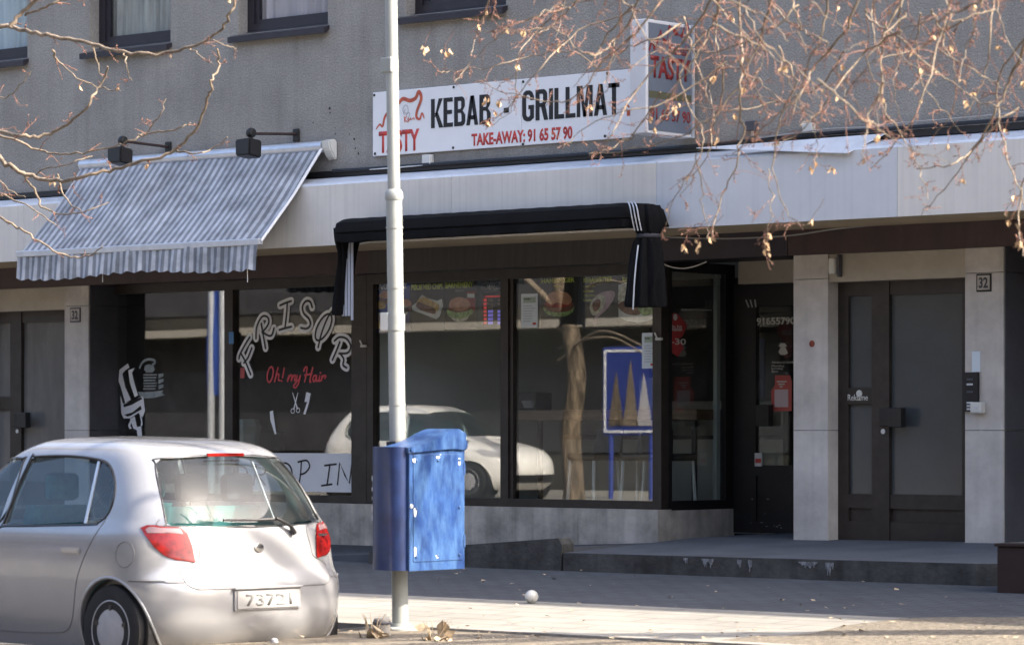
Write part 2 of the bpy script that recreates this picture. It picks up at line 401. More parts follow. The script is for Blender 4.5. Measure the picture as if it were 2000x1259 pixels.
# strip between the front edge and the line y = .6, then on to the doors
front = fr; back = [top[1]] + c + [top[-2]]
i = j = 0
while i < len(front) - 1 or j < len(back) - 1:
    if j == len(back) - 1 or (i < len(front) - 1 and front[i + 1].co.x <= back[j + 1].co.x): bm.faces.new((front[i], front[i + 1], back[j])); i += 1
    else: bm.faces.new((front[i], back[j + 1], back[j])); j += 1
bk2 = [bm.verts.new((v.co.x, 2.3, pz(v.co.x, .9))) for v in back]
for k in range(len(back) - 1): bm.faces.new((back[k], back[k + 1], bk2[k + 1], bk2[k]))
for k in range(1, len(top) - 2): bm.faces.new((top[k], lo[k], lo[k + 1], top[k + 1]))
for f in bm.faces: f.material_index = 0
bmesh.ops.recalc_face_normals(bm, faces=bm.faces)
for f in bm.faces:
    if abs(f.normal.z) < .5: f.material_index = 1
o = mb.build('platform', [M['plat'], M['conc']]); tag(o, kind='structure')
# lime run-offs on the step face
mb = MB()
for px, wd, h in ((1560, 36, .10), (1612, 16, .125), (1370, 14, .11), (1384, 9, .10), (1440, 8, .09), (1461, 8, .11), (1335, 8, .08)):
    x0 = at(px, 1090, -1.205)[0]; x1 = at(px + wd, 1090, -1.205)[0]
    pts = [(x0, -1.207, .505), (x1, -1.207, .505)]
    nb = 11
    pts += [(x1 - (x1 - x0) * k / nb, -1.207, .505 - h * (.25 + .75 * random.random() ** 1.5) * (.35 + .65 * math.sin(math.pi * k / nb))) for k in range(nb + 1)]
    mb.prism(pts, (0, .004, 0))
q = mb.build('lime_stain', mat('lime_run_off', (.24, .24, .25), .9, var=.6, vscale=28), o)
# ramp kerb left of the platform
mb = MB(); x0 = -2.05; x1 = at(1112, 1050, -1.1)[0]
zt0 = at(735, 1076, -1.1)[2]; zt1 = at(1110, 1050, -1.1)[2]
xq = at(735, 1076, -1.1)[0]
mb.prism([(xq, -1.2, .2), (x1 - .02, -1.2, .2), (x1, -1.2, zt1 - .05), (x1 - .04, -1.2, zt1), (xq, -1.2, zt0)], (0, .16, 0))
o = mb.build('ramp_kerb', M['conc']); tag(o, 'dark weathered concrete ramp kerb rising to the right below the shop window', 'low wall')
mb = MB(); mb.prism([(-2.2, -1.04, .37), (x1, -1.04, .56), (x1, 1.0, .56), (-2.2, 1.0, .40)], (0, 0, -.2)); tag(mb.build('ramp', M['plat']), kind='structure')

# ------------------------------------------------------------------ the building
B = thing('apartment_building', (0, 0, 0), 'grey roughcast building with dark windows above a row of shopfronts and a white fascia', 'building')
BX0, BX1, HT = -32, 30, 8.3
wy = .34
zs, zh = 5.36, 6.75
win = [(-7.78, -6.54), (-5.60, -4.42), (-3.48, -2.28), (-1.29, -.07)]
mb = MB()
mb.box(BX0, BX1, 0, wy, 3.70, zs); mb.box(BX0, BX1, 0, wy, zh, HT)
e = [BX0] + [q for a in win for q in a] + [BX1]
for a, b_ in zip(e[::2], e[1::2]): mb.box(a, b_, 0, wy, zs, zh)
mb.box(BX0, BX1, wy, 12, 6.9, HT)        # the rest of the house behind
mb.build('wall', M['render'], B)
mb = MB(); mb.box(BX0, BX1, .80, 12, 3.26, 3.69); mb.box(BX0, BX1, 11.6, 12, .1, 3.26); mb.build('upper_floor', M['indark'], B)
mb = MB(); mb.box(BX0, BX1, 1.2, 6.2, .0, .37); mb.build('floor', M['infloor'], B)

curt = [M_ for M_ in (mat('pale_blue_curtain', (.62, .68, .70), .9, var=.2, vscale=2, stretch=(6, 1, .2)), mat('beige_curtain', (.50, .47, .42), .9, var=.4, vscale=2, stretch=(4, 1, .4)),
        mat('pinkish_grey_curtain', (.66, .56, .56), .9, var=.2, vscale=2, stretch=(6, 1, .2)), mat('pale_grey_curtain', (.66, .66, .68), .9, var=.2, vscale=2, stretch=(6, 1, .2)))]
for k, (a, b_) in enumerate(win):
    f = MB(); y0, y1 = .13, .20
    fw = .085
    f.box(a, a + fw, y0, y1, zs, zh); f.box(b_ - fw, b_, y0, y1, zs, zh); f.box(a + fw, b_ - fw, y0, y1, zs, zs + .10); f.box(a + fw, b_ - fw, y0, y1, zh - .1, zh)
    f.box(a + fw, a + fw + .05, y0 + .02, y1 - .01, zs + .1, zh - .1); f.box(b_ - fw - .05, b_ - fw, y0 + .02, y1 - .01, zs + .1, zh - .1); f.box(a + fw + .05, b_ - fw - .05, y0 + .02, y1 - .01, zs + .1, zs + .145)
    o = f.build('window', M['sill'], B)
    s = MB(); s.prism([(a - .07, -.075, zs - .085), (a - .07, -.075, zs - .03), (a - .07, .13, zs + .035), (a - .07, .13, zs - .02), (a - .07, -.002, zs - .045), (a - .07, -.05, zs - .085)], (b_ - a + .09, 0, 0)); s.build('sill', M['sill'], o)
    g = MB(); g.box(a + fw + .05, b_ - fw - .05, y0 + .035, y0 + .041, zs + .145, zh - .1); g.build('pane', M['pane_up'], o)
    c = MB(); xa, xb = a + .1, b_ - .1
    c.grid(lambda u, v: (xa + (xb - xa) * u, .235 + .018 * math.sin(u * 40 + 3 * math.sin(u * 9)), zs + .02 + (zh - zs - .06) * v), 60, 1); c.build('curtain', curt[k], o, smooth=60)
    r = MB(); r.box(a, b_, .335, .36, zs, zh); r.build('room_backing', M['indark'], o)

# fascia: a sheet-metal box along the whole front, underside boards coloured with warm bounce light from the paving
FY = -.35
fz0 = at(1300, 446, FY)[2]; fz1 = at(1000, 333, FY)[2]; ft = at(1000, 322, 0)[2]
seams = [BX0, -9.4, -6.2, -2.95, .0 - .42, at(1281, 400, FY)[0], at(1752, 400, FY)[0], 9.2, 14, BX1]
fa = None
for k, (a, b_) in enumerate(zip(seams, seams[1:])):
    g = .004 if k else 0
    mb = MB(); mb.prism([(a + g, FY, fz0), (a + g, FY, fz1 - .02), (a + g, FY + .015, fz1), (a + g, -.004, ft), (a + g, -.004, fz0 + .02), (a + g, FY + .03, fz0 + .02), (a + g, FY + .03, fz0)], (b_ - a - g, 0, 0))
    bm = mb.bm; bmesh.ops.recalc_face_normals(bm, faces=bm.faces)
    for f in bm.faces: f.material_index = 1 if f.normal.z > .3 and f.normal.y < 0 else 0
    mb.build('fascia_panel', [M['fascia_b'] if k in (5,) else M['fascia'], M['flash']], B)
mb = MB(); mb.box(BX0, BX1, FY + .032, .60, fz0 + .002, fz0 + .018); mb.build('soffit', M['soffit'], B)
mb = MB(); mb.box(BX0, BX1, -.05, -.003, ft + .0, ft + .055); mb.build('flashing', M['black'], B)
# lifted sheet corner on top of the fascia
mb = MB(); pa = at(1360, 290, FY - .02); pb = at(1655, 300, FY - .06); pc = at(1730, 262, -.05)
mb.prism([pa, pb, pc], (0, 0, .006)); mb.build('lifted_sheet', M['flash'], B)

# beam under the soffit
by = .55; bz0 = at(1300, 509, by)[2]; bz1 = fz0 + .001
kx0 = at(722, 500, by)[0]; kx1 = at(1247, 500, by)[0]; kx2 = at(1538, 480, by)[0]
M['beam_b'] = mat('purple_black_beam', (.026, .019, .030), .5, var=.35, vscale=2.5)
for a, b_, m in ((BX0, kx0, 'beam'), (kx0, kx1, 'beam_k'), (kx1, kx2, 'beam_b'), (kx2, BX1, 'beam')):
    mb = MB(); mb.box(a + .003, b_ - .003, by if m != 'beam_k' else by - .012, .80, bz0, bz1); mb.build('beam', M[m], B)
# beam boards above glass
mb = MB(); mb.box(BX0, BX1, .80, 1.6, bz0 + .03, bz0 + .20); mb.build('porch_ceiling', M['frame'], B)

GY = .97                                  # plane of the shop glass
gz1 = at(895, 549, GY)[2]; gz0 = at(940, 972, GY)[2]
fx = dict(fl0=at(228, 700, GY)[0], fm0=at(445, 700, GY)[0], fm1=at(461, 700, GY)[0], fr=at(693, 700, GY)[0], kl0=at(723, 700, GY)[0], kl1=at(735, 700, GY)[0], km0=at(984, 700, GY)[0], km1=at(1006, 700, GY)[0], kr0=at(1281, 700, GY)[0], kr1=at(1298, 700, GY)[0])
XC = fx['kr1']
colx = at(173, 700, .57)[0]
def framebox(mb, x0, x1, z0, z1, y0=GY - .05, y1=GY + .05): mb.box(x0, x1, y0, y1, z0, z1)
# hairdresser's front
f = MB(); framebox(f, colx + .004, fx['fl0'], .42, bz0 + .03); framebox(f, fx['fm0'], fx['fm1'], gz0, gz1); framebox(f, fx['fr'], fx['kl0'] - .004, gz0 - .07, bz0 + .03)
framebox(f, fx['fl0'], fx['fr'], gz1, bz0 + .03); framebox(f, fx['fl0'], fx['fr'], gz0 - .075, gz0)
fro = f.build('shop_window', M['frame'], B)
for a, b_ in ((fx['fl0'], fx['fm0']), (fx['fm1'], fx['fr'])):
    g = MB(); g.box(a, b_, GY - .004, GY + .004, gz0, gz1); g.build('pane', M['pane'], fro)
# kebab shop front with its side return
f = MB(); framebox(f, fx['kl0'], fx['kl1'], gz0 - .07, bz0 + .03); framebox(f, fx['km0'], fx['km1'] - .045, gz0, gz1); framebox(f, fx['kr0'], XC, gz0 - .08, bz0 + .03, GY - .05, GY + .06)
framebox(f, fx['kl1'], fx['kr0'], gz1 + .0, bz0 + .03); framebox(f, fx['kl1'], fx['kr0'], gz0 - .075, gz0)
framebox(f, fx['km1'] - .042, fx['km1'], gz0, gz1, GY - .03, GY + .05)
kfo = f.build('shop_window', M['frame'], B)
for a, b_ in ((fx['kl1'], fx['km0']), (fx['km1'], fx['kr0'])):
    g = MB(); g.box(a, b_, GY - .004, GY + .004, gz0, gz1); g.build('pane', M['pane'], kfo)
RY1 = 2.01
f = MB(); f.box(XC - .055, XC, GY + .062, GY + .11, gz0 - .08, bz0 + .03); f.box(XC - .055, XC, RY1 - .12, RY1 + .02, gz0 - .3, bz0 + .03)
f.box(XC - .055, XC, GY + .11, RY1 - .12, gz0 - .09, gz0 + .0); f.box(XC - .055, XC, GY + .11, RY1 - .12, gz1 + .02, bz0 + .03)
sfo = f.build('side_window', M['frame_blk'], B)
g = MB(); g.box(XC - .03, XC - .022, GY + .11, RY1 - .12, gz0, gz1 + .02); g.build('pane', M['pane'], sfo)
f = MB(); f.box(XC - .075, XC - .035, RY1 - .21, RY1 - .16, gz0, gz1 + .02); f.build('inner_post', mat('pale_green_post', (.42, .47, .44), .5), sfo)
# plinth under the windows
mb = MB()
pl = [colx + .004, -4.9, -3.62, -2.36, -1.2, .05, XC + .005]
for a, b_ in zip(pl, pl[1:]): mb.box(a + .002, b_ - .002, GY - .10, GY + .1, .2, gz0 - .075)
mb.box(XC - .11, XC + .005, GY + .103, RY1, .2, gz0 - .085)
mb.build('plinth', M['basewall'], B)
# kebab shop door in its recess
DY = 2.0
dx0 = XC + .005; dx1 = at(1555, 700, .57)[0]
dz0 = .60; lz0 = at(1495, 553, 1.9)[2]
d = MB()
gl0 = at(1476, 700, DY)[0]; gl1 = dx1 + .12
gt = at(1500, 597, DY)[2]; gb = at(1500, 908, DY)[2]
d.box(dx0, gl0, DY, DY + .06, dz0, lz0); d.box(gl0, gl1, DY, DY + .06, gt, lz0); d.box(gl0, gl1, DY, DY + .06, gb - .10, gb); d.box(gl0, gl1, DY + .02, DY + .05, dz0 + .1, gb - .10); d.box(gl0, gl1, DY, DY + .06, dz0, dz0 + .1); d.box(gl1, dx1 + .36, DY, DY + .06, dz0, lz0)
do = d.build('shop_door', M['frame_blk'], B)
g = MB(); g.box(gl0, gl1, DY + .02, DY + .026, gb, gt); g.build('pane', M['pane'], do)
h = MB(); ha = at(1478, 790, DY - .06); hb = at(1503, 832, DY - .06); h.box(ha[0], hb[0], DY - .08, DY, hb[2], ha[2], .008); h.build('handle', M['black'], do)
x0 = at(1460, 700, DY)[0]; SCM = mat('scuffed_paint', (.26, .26, .28), .8)
for i in range(34):
    px, pz_ = random.uniform(x0, gl1), random.choice((random.gauss(.665, .012), random.gauss(.70, .02), random.uniform(.62, .95), random.gauss(1.115, .02)))
    w_, hh = random.uniform(.006, .03), random.uniform(.003, .009); k = MB(); k.box(px, px + w_, DY - .003, DY + .001, pz_, pz_ + hh); k.build('scuff', SCM, do)
mb = MB(); mb.box(at(1442, 530, 1.9)[0], dx1 + .02, 1.9, 2.08, lz0, at(1495, 508, 1.9)[2] + .15); mb.build('door_lintel', M['lintel'], B)
# residential entrances: stone columns, lintel, glazed door with side light
def entrance(dx, plate_side):
    c0, c1 = at(1550, 900, .57)[0] + dx, at(1617, 900, .57)[0] + dx
    c2, c3 = at(1885, 900, .57)[0] + dx, at(1960, 900, .57)[0] + dx
    lz = at(1760, 546, .6)[2]; jz = at(1580, 545, .57)[2]; j2 = at(1580, 840, .57)[2]
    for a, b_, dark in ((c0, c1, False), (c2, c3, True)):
        mb = MB()
        for z0, z1 in ((.3, j2 - .0025), (j2 + .0025, jz - .0025), (jz + .0025, bz0 - .002)):
            mb.box(a, b_, .57, .80, z0, z1)
            if not dark: mb.box(a, b_, .802, 2.2, z0, z1)
        mb.build('column', M['stone'], B)
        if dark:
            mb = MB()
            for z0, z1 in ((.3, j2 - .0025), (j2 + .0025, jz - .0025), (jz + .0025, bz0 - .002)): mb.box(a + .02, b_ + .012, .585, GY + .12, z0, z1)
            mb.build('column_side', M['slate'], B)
    mb = MB(); mb.box(c1, c2, .592, .80, lz, bz0 - .002); mb.build('lintel', M['lintel'], B)
    Y = .72
    X = lambda px: at(px, 800, Y)[0] + dx
    Z = lambda py, px=1760: at(px, py, Y)[2]
    s0, s1, d0, d1 = X(1657), X(1704), X(1738), X(1879)
    f = MB(); zt = Z(577, 1700); zb = Z(964, 1700); zf = .60
    f.box(c1, s0, Y, Y + .07, zf, lz); f.box(s0, s1, Y, Y + .07, zt, lz); f.box(s1, d0, Y - .012, Y + .07, zf, lz); f.box(d0, d1, Y, Y + .07, zt, lz); f.box(d1, c2, Y, Y + .07, zf, lz)
    p1, p2 = Z(992, 1700), Z(1018, 1700)
    f.box(s0, s1, Y, Y + .07, p1, zb); f.box(s0, s1, Y + .025, Y + .06, p2, p1); f.box(s0, s1, Y, Y + .07, zf, p2)
    f.box(d0, d1, Y, Y + .07, p1, zb); f.box(d0, d1, Y + .025, Y + .06, p2, p1); f.box(d0, d1, Y, Y + .07, zf, p2)
    m0, m1 = Z(790, 1680), Z(757, 1680); f.box(s0, s1, Y, Y + .07, m0, m1)
    do = f.build('entrance_door', M['frame'], B)
    g = MB(); g.box(s0, s1, Y + .03, Y + .04, zb, m0); g.box(s0, s1, Y + .03, Y + .04, m1, zt); g.build('side_light', M['frost'] if not dx else M['frost_l'], do)
    g = MB(); g.box(d0, d1, Y + .03, Y + .04, zb, zt); g.build('pane', M['frost'] if not dx else M['frost_l'], do)
    h = MB(); a, b_ = at(1722, 797, Y), at(1748, 832, Y); h.box(a[0] + dx, b_[0] + dx, Y - .045, Y, b_[2], a[2], .006); a, b_ = at(1748, 796, Y - .1), at(1762, 834, Y - .1); h.box(a[0] + dx - .06, b_[0] + dx, Y - .12, Y - .045, b_[2], a[2], .006); h.build('handle', M['black'], do)
    h = MB(); a = at(1727, 842, Y); h.lathe([(.022, -.02), (.022, 0)], (a[0] + dx, Y, a[2]), 'y', 14); h.build('lock_cylinder', M['alu'], do)
    h = MB(); h.box(s0 - .02, s1 + .02, Y - .008, Y, m0 + .005, m1 - .005, .002); h.build('mail_slot', M['glassdark'], do)
    return c0, c1, c2, c3, Y, s0, s1, m0, m1, do
E1 = entrance(0, 0)
EDX = at(173, 900, .57)[0] - at(1960, 900, .57)[0]
E2 = entrance(EDX, 0)
# worn marks on the mail slot plate of the near entrance
text('slot_plate', 'Reklame', E1[5] + .0, E1[6] - .04, E1[7] + .035, E1[8] - .055, .711, M['boxw'], E1[9], bold=.01)
mb = MB(); a = at(1677, 768, .70); mb.lathe([(.026, -.012), (.03, -.004), (.03, 0)], (a[0], .712, a[2]), 'y', 16); mb.build('door_bell', M['boxw'], E1[9])
# wall beyond the right entrance and behind the shops
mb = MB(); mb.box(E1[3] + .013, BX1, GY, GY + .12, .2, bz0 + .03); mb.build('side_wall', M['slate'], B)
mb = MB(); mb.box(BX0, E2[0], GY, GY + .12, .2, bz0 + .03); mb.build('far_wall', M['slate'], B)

mb = MB(); mb.box(fx['kl0'], 3.1, 1.62, 6.0, bz0 + .10, bz0 + .14); mb.build('shop_ceiling', M['inwall'], B)
# rooms behind the glass
mb = MB()
mb.box(fx['fl0'] - .4, fx['kl0'] - .15, 5.6, 5.7, .3, 3.3); mb.box(fx['fl0'] - .5, fx['fl0'] - .4, GY + .1, 5.7, .3, 3.3); mb.box(fx['kl0'] - .14, fx['kl0'] - .03, GY + .06, 6.2, .3, 3.3)
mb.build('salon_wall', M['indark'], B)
mb = MB(); mb.box(fx['kl0'] - .03, 3.2, 6.0, 6.1, .3, 3.3); mb.box(fx['kl0'] - .028, fx['kl0'] + .05, GY + .06, 6.0, .3, 3.3); mb.box(3.1, 3.2, 2.2, 6.0, .3, 3.3)
mb.build('kebab_shop_wall', M['inwall'], B)

pit = mat('wall_pit', (.02, .02, .02), .9)
for px, py, r in ((644, 212, .016), (645, 220, .010), (612, 240, .007), (683, 262, .008), (692, 272, .012), (655, 250, .006), (694, 290, .008), (540, 330, .008), (1480, 190, .009), (1100, 110, .006), (700, 300, .012), (655, 262, .008)):
    q = at(px, py, 0); mb = MB(); mb.prism([(q[0] + r * math.cos(a) * random.uniform(.6, 1.2), -.002, q[2] + r * math.sin(a) * random.uniform(.6, 1.3)) for a in [2 * math.pi * k / 7 for k in range(7)]], (0, .001, 0)); mb.build('wall_pit', pit, B)
# ------------------------------------------------------------------ signs on the facade
SY = -.03
a, b_ = at(728, 181, SY), at(1232, 135, SY); c, d = at(729, 306, SY), at(1233, 268, SY)
sx0, sx1 = a[0], b_[0]; sz1 = (a[2] + b_[2]) / 2; sz0 = (c[2] + d[2]) / 2
sg = thing('shop_sign', (sx0, 0, sz0), 'long white sign board with black KEBAB - GRILLMAT lettering on the grey wall', 'sign')
mb = MB(); xm = at(1018, 200, SY)[0]; mb.box(sx0, xm - .002, SY, -.004, sz0, sz1, .004); mb.box(xm + .002, sx1, SY, -.004, sz0, sz1, .004); mb.build('board', M['white'], sg)
TY = SY - .001
def block(name, word, pxl, pyt, pyb, pxr, parent, gap=.10):
    """heavy condensed capitals built stroke by stroke on the sign plane"""
    V, Hh = .165, .145
    G = {'K': (.50, [[(0, 0), (V, 0), (V, 1), (0, 1)], [(V, .36), (.34, 1), (.52, 1), (.27, .46)], [(.17, .50), (.29, .56), (.55, 0), (.36, 0)]]),
     'E': (.42, [[(0, 0), (V, 0), (V, 1), (0, 1)], [(V, 0), (.42, 0), (.42, Hh), (V, Hh)], [(V, 1 - Hh), (.41, 1 - Hh), (.41, 1), (V, 1)], [(V, .44), (.38, .44), (.38, .58), (V, .58)]]),
     'B': (.48, [[(0, 0), (V, 0), (V, 1), (0, 1)], [(V, 0), (.36, 0), (.45, .05), (.49, .15), (.33, .17), (.29, Hh), (V, Hh)], [(V, 1 - Hh), (.28, 1 - Hh), (.31, .83), (.47, .86), (.43, .95), (.35, 1), (V, 1)], [(V, .45), (.28, .45), (.32, .40), (.44, .44), (.37, .52), (.43, .60), (.31, .62), (.27, .58), (V, .58)], [(.33, .17), (.49, .15), (.49, .36), (.44, .44), (.32, .40)], [(.31, .62), (.43, .60), (.47, .68), (.47, .86), (.31, .83)]]),
     'A': (.52, [[(0, 0), (.155, 0), (.33, 1), (.18, 1)], [(.52, 0), (.365, 0), (.19, 1), (.34, 1)], [(.11, .19), (.41, .19), (.39, .33), (.13, .33)]]),
     'G': (.50, [[(0, .2), (V, .22), (V, .78), (0, .8)], [(0, .8), (V, .78), (.20, .86), (.29, .86), (.33, .80), (.33, .68), (.49, .68), (.49, .80), (.42, .94), (.32, 1), (.17, 1), (.06, .94)], [(0, .2), (.06, .06), (.17, 0), (.34, 0), (.49, .10), (.49, .20), (.33, .19), (.28, .14), (.21, .14), (V, .22)], [(.33, .19), (.49, .2), (.49, .52), (.33, .52)], [(.26, .39), (.34, .39), (.34, .52), (.26, .52)]]),
     'R': (.50, [[(0, 0), (V, 0), (V, 1), (0, 1)], [(V, 1 - Hh), (.28, 1 - Hh), (.31, .82), (.48, .86), (.43, .95), (.35, 1), (V, 1)], [(.31, .59), (.46, .57), (.48, .66), (.48, .86), (.31, .82)], [(V, .43), (.30, .43), (.40, .50), (.46, .57), (.31, .59), (.28, .56), (V, .56)], [(.22, .46), (.40, .50), (.52, 0), (.35, 0)]]),
     'I': (V, [[(0, 0), (V, 0), (V, 1), (0, 1)]]),
     'L': (.40, [[(0, 0), (V, 0), (V, 1), (0, 1)], [(V, 0), (.40, 0), (.40, Hh), (V, Hh)]]),
     'M': (.64, [[(0, 0), (.14, 0), (.14, 1), (0, 1)], [(.50, 0), (.64, 0), (.64, 1), (.50, 1)], [(.10, 1), (.23, 1), (.38, .0), (.26, .0)], [(.54, 1), (.41, 1), (.26, .0), (.38, .0)]]),
     'T': (.44, [[(.14, 0), (.305, 0), (.305, 1), (.14, 1)], [(0, 1 - Hh), (.44, 1 - Hh), (.44, 1), (0, 1)]])}
    a = at(pxl, pyt, TY); b_ = at(pxl, pyb, TY); c = at(pxr, pyt, TY)
    tot = sum(G[k][0] for k in word) + gap * .55 * (len(word) - 1); s_ = (c[0] - a[0]) / tot; h = a[2] - b_[2]; x = a[0]
    for k in word:
        mb = MB()
        for p in G[k][1]: mb.prism([(x + u * s_, TY - .002, b_[2] + v * h) for u, v in p], (0, .0015, 0))
        o = mb.build(name, M['txtblack'], parent); x += (G[k][0] + gap * .55) * s_
block('letter', 'KEBAB', 842, 194, 251, 958, sg)
ptext('dash', '-', 984, 211, 221, 994, TY, M['txtblack'], sg, bold=.02)
block('letter', 'GRILLMAT', 1020, 178, 238, 1210, sg)
ptext('phone_lettering', 'TAKE-AWAY: 91 65 57 90', 921, 261, 286, 1118, TY, M['red'], sg, bold=.035)
ptext('name_lettering', 'TASTY', 740, 257, 300, 819, TY, M['red'], sg, bold=.03)
def flame(mb, pts, Y, w0, w1):
    P = smooth_pts([at(x, y, Y) for x, y in pts], 6); n = len(P)
    ribbon(mb, P, [w0 + (w1 - w0) * math.sin(math.pi * i / (n - 1)) for i in range(n)])
z2 = lambda x, y: (650 + x / 2.857, y / 2.857)
M['flame'] = mat('orange_red_flame', (.52, .10, .05), .5, var=.4, vscale=9)
mb = MB(); flame(mb, [z2(*p) for p in ((243, 720), (262, 695), (278, 705), (292, 650), (330, 610), (368, 575), (392, 552), (430, 562), (462, 548), (480, 512), (494, 550), (470, 620), (468, 655), (486, 664), (498, 632), (510, 658))], TY - .001, .012, .036); mb.build('flame_line', M['flame'], sg)
mb = MB(); flame(mb, [z2(*p) for p in ((1625, 612), (1640, 588), (1655, 600))], TY - .001, .01, .02); q = at(*z2(1651, 631), TY); mb.box(q[0] - .02, q[0] + .02, TY - .002, TY, q[2] - .025, q[2] + .025); mb.build('ornament', M['flame'], sg)
mb = MB()
M['greyline'] = mat('grey_print', (.42, .40, .42), .6)
for pts in (((398, 640), (392, 610), (404, 588), (418, 596), (420, 625), (408, 645)), ((405, 612), (398, 630), (412, 632)), ((412, 640), (424, 628), (430, 640), (420, 660))):
    ribbon(mb, smooth_pts([at(*z2(*p), TY - .001) for p in pts], 5), .007)
mb.build('figure_print', M['greyline'], sg)
mb = MB()
for pts in (((398, 650), (402, 684), (400, 665), (414, 650), (402, 666), (418, 682), (426, 668), (420, 660), (418, 672), (430, 668), (436, 655), (434, 668), (444, 664), (452, 658), (454, 668)),):
    ribbon(mb, smooth_pts([at(*z2(*p), TY - .001) for p in pts], 4), .008)
mb.build('script_print', M['flame'], sg)
for px, py in ((232, 532), (675, 487), (1063, 457), (1532, 410), (236, 858), (672, 825), (1062, 805), (1519, 760)):
    q = at(*z2(px, py), TY); mb = MB(); mb.lathe([(.013, -.004), (.013, 0)], (q[0], TY, q[2]), 'y', 10); mb.build('screw', M['black'], sg)
# projecting light box
X0 = at(1361, 41, 0)[0]; PY = -.70
xb = at(1262, 35, PY)[0]; xa = at(1230, 35, PY)[0]
zt = at(1262, 36, PY)[2]; zb = at(1261, 260, PY)[2]
pg = thing('projecting_sign', (xb, 0, zb), 'blue-grey projecting light box with red TASTY lettering, jutting from the wall beside the long sign', 'sign')
mb = MB(); mb.box(xa, xb, PY, -.05, zb, zt, .01); mb.build('casing', mat('pale_sign_casing', (.62, .63, .66), .45, var=.06, vscale=4), pg)
mb = MB(); mb.box(xb, xb + .006, PY + .03, -.085, zb + .03, zt - .03); mb.build('face_panel', mat('blue_grey_sign_face', (.13, .155, .20), .35, var=.15, vscale=2), pg)
mb = MB(); mb.box(xb, xb + .018, -.082, -.05, zb, zt); mb.box(xa + .03, xb - .03, -.05, .0, zt - .2, zt - .15); mb.box(xa + .03, xb - .03, -.05, .0, zb + .15, zb + .2); mb.build('trim', M['alu'], pg)
dred = mat('dark_red_lettering', (.20, .016, .016), .5)
text('name_lettering', 'TASTY', PY + .05, -.10, zb + .47, zb + .66, xb + .007, dred, pg, bold=.03, axis='x')
text('phone_lettering', '91 65 57 90', PY + .05, -.10, zb + .12, zb + .22, xb + .007, dred, pg, bold=.02, axis='x')
mb = MB()
P = smooth_pts([(xb + .0075, PY + .03 + u * .6, zb + v) for u, v in ((0, .70), (.07, .76), (.13, .72), (.2, .80), (.26, .86), (.32, .80), (.40, .80), (.47, .92), (.6, .88), (.75, .86), (.84, .96), (.92, .93))], 5)
for i in range(len(P) - 1):
    p, q = P[i], P[i + 1]; h = .014 + .012 * math.sin(i); mb.prism([p - Vector((0, 0, h)), q - Vector((0, 0, h)), q + Vector((0, 0, h)), p + Vector((0, 0, h))], (.002, 0, 0))
mb.build('flame_line', dred, pg)
text('kebab_lettering', 'Kebab', PY + .30, -.12, zb + .69, zb + .78, xb + .007, dred, pg, bold=.01, axis='x')
mb = MB(); mb.box(xb + .006, xb + .008, PY + .03, -.085, zb + .30, zb + .36); mb.build('strip', mat('olive_strip', (.09, .09, .055), .5), pg)

# ------------------------------------------------------------------ grey awning of the hairdresser
AY = -.90
ax1 = at(640, 283, 0)[0]; az1 = 4.226; ax0 = at(40, 497, AY)[0]; azf = at(508, 473, AY)[2] + .01; axf = at(508, 473, AY)[0]
aw = thing('grey_awning', ((ax0 + ax1) / 2, 0, az1), 'grey and white striped awning with a scalloped valance, pulled out over the hairdresser', 'awning')
def cl(u, v):
    x = ax0 + (ax1 - ax0) * u; s = .035 * math.sin(math.pi * v) * (1 + .3 * math.sin(u * 13)) + .012 * math.sin(u * 31 + v * 4) * math.sin(math.pi * v)
    # the cloth pinches and folds toward its right edge
    s += .03 * math.sin(min(1, max(0, (u - .93) / .07)) * math.pi) * v
    return (x, -.06 + (AY + .06) * v, az1 + (azf - az1) * v - s)
mb = MB(); mb.grid(cl, 150, 16); mb.build('cloth', M['stripe'], aw, smooth=60)
mb = MB()
def va(u, v):
    x = ax0 - .01 + (ax1 - ax0 + .01) * u; n = 37
    sc = .022 * abs(math.sin(math.pi * u * 18.5)) 
    return (x - .015 * v, AY - .03 - .018 * v + .010 * math.sin(2 * math.pi * n * u / 2 + .5 + 1.5 * math.sin(u * 11)) * (.3 + v) + .008 * math.sin(u * 23 + v), azf - .015 - (.225 + sc + .02 * math.sin(u * 9)) * v)
mb.grid(va, 220, 6); mb.build('valance', M['stripe'], aw, smooth=60)
mb = MB(); mb.box(ax0 - .03, ax1 + .02, AY - .04, AY + .02, azf - .035, azf + .025, .008); mb.build('front_bar', M['alu'], aw)
for k, x in enumerate((ax0 + .35, ax1 - .45)):
    mb = MB(); mb.tube([(x, -.36, 3.42), (x + .35 * (1 - 2 * k) , -.62, 3.36), (x, AY, azf - .02)], .018, 8); mb.build('arm', M['alu'], aw)
mb = MB(); mb.lathe([(.055, ax0 - .02), (.055, ax1 + .02)], (0, -.07, az1 - .02), 'x', 16); mb.build('roller', M['alu'], aw, smooth=40)
mb = MB(); x = ax1 + .02; mb.prism([(x, -.12, az1 + .03), (x, -.02, az1 + .05), (x, -.001, az1 + .02), (x, -.001, az1 - .15), (x, -.04, az1 - .13), (x, -.10, az1 - .05)], (.11, 0, 0))
bmesh.ops.bevel(mb.bm, geom=list(mb.bm.edges), offset=.012, segments=2, affect='EDGES'); mb.build('end_bracket', M['boxw'], aw)
mb = MB(); mb.tube([(ax1 + .012, -.07, az1 - .01), (ax1 + .012, (AY - .07) / 2, (az1 + azf) / 2 - .04), (ax1 + .012, AY, azf)], .014, 6); mb.build('edge_cord', M['white'], aw)
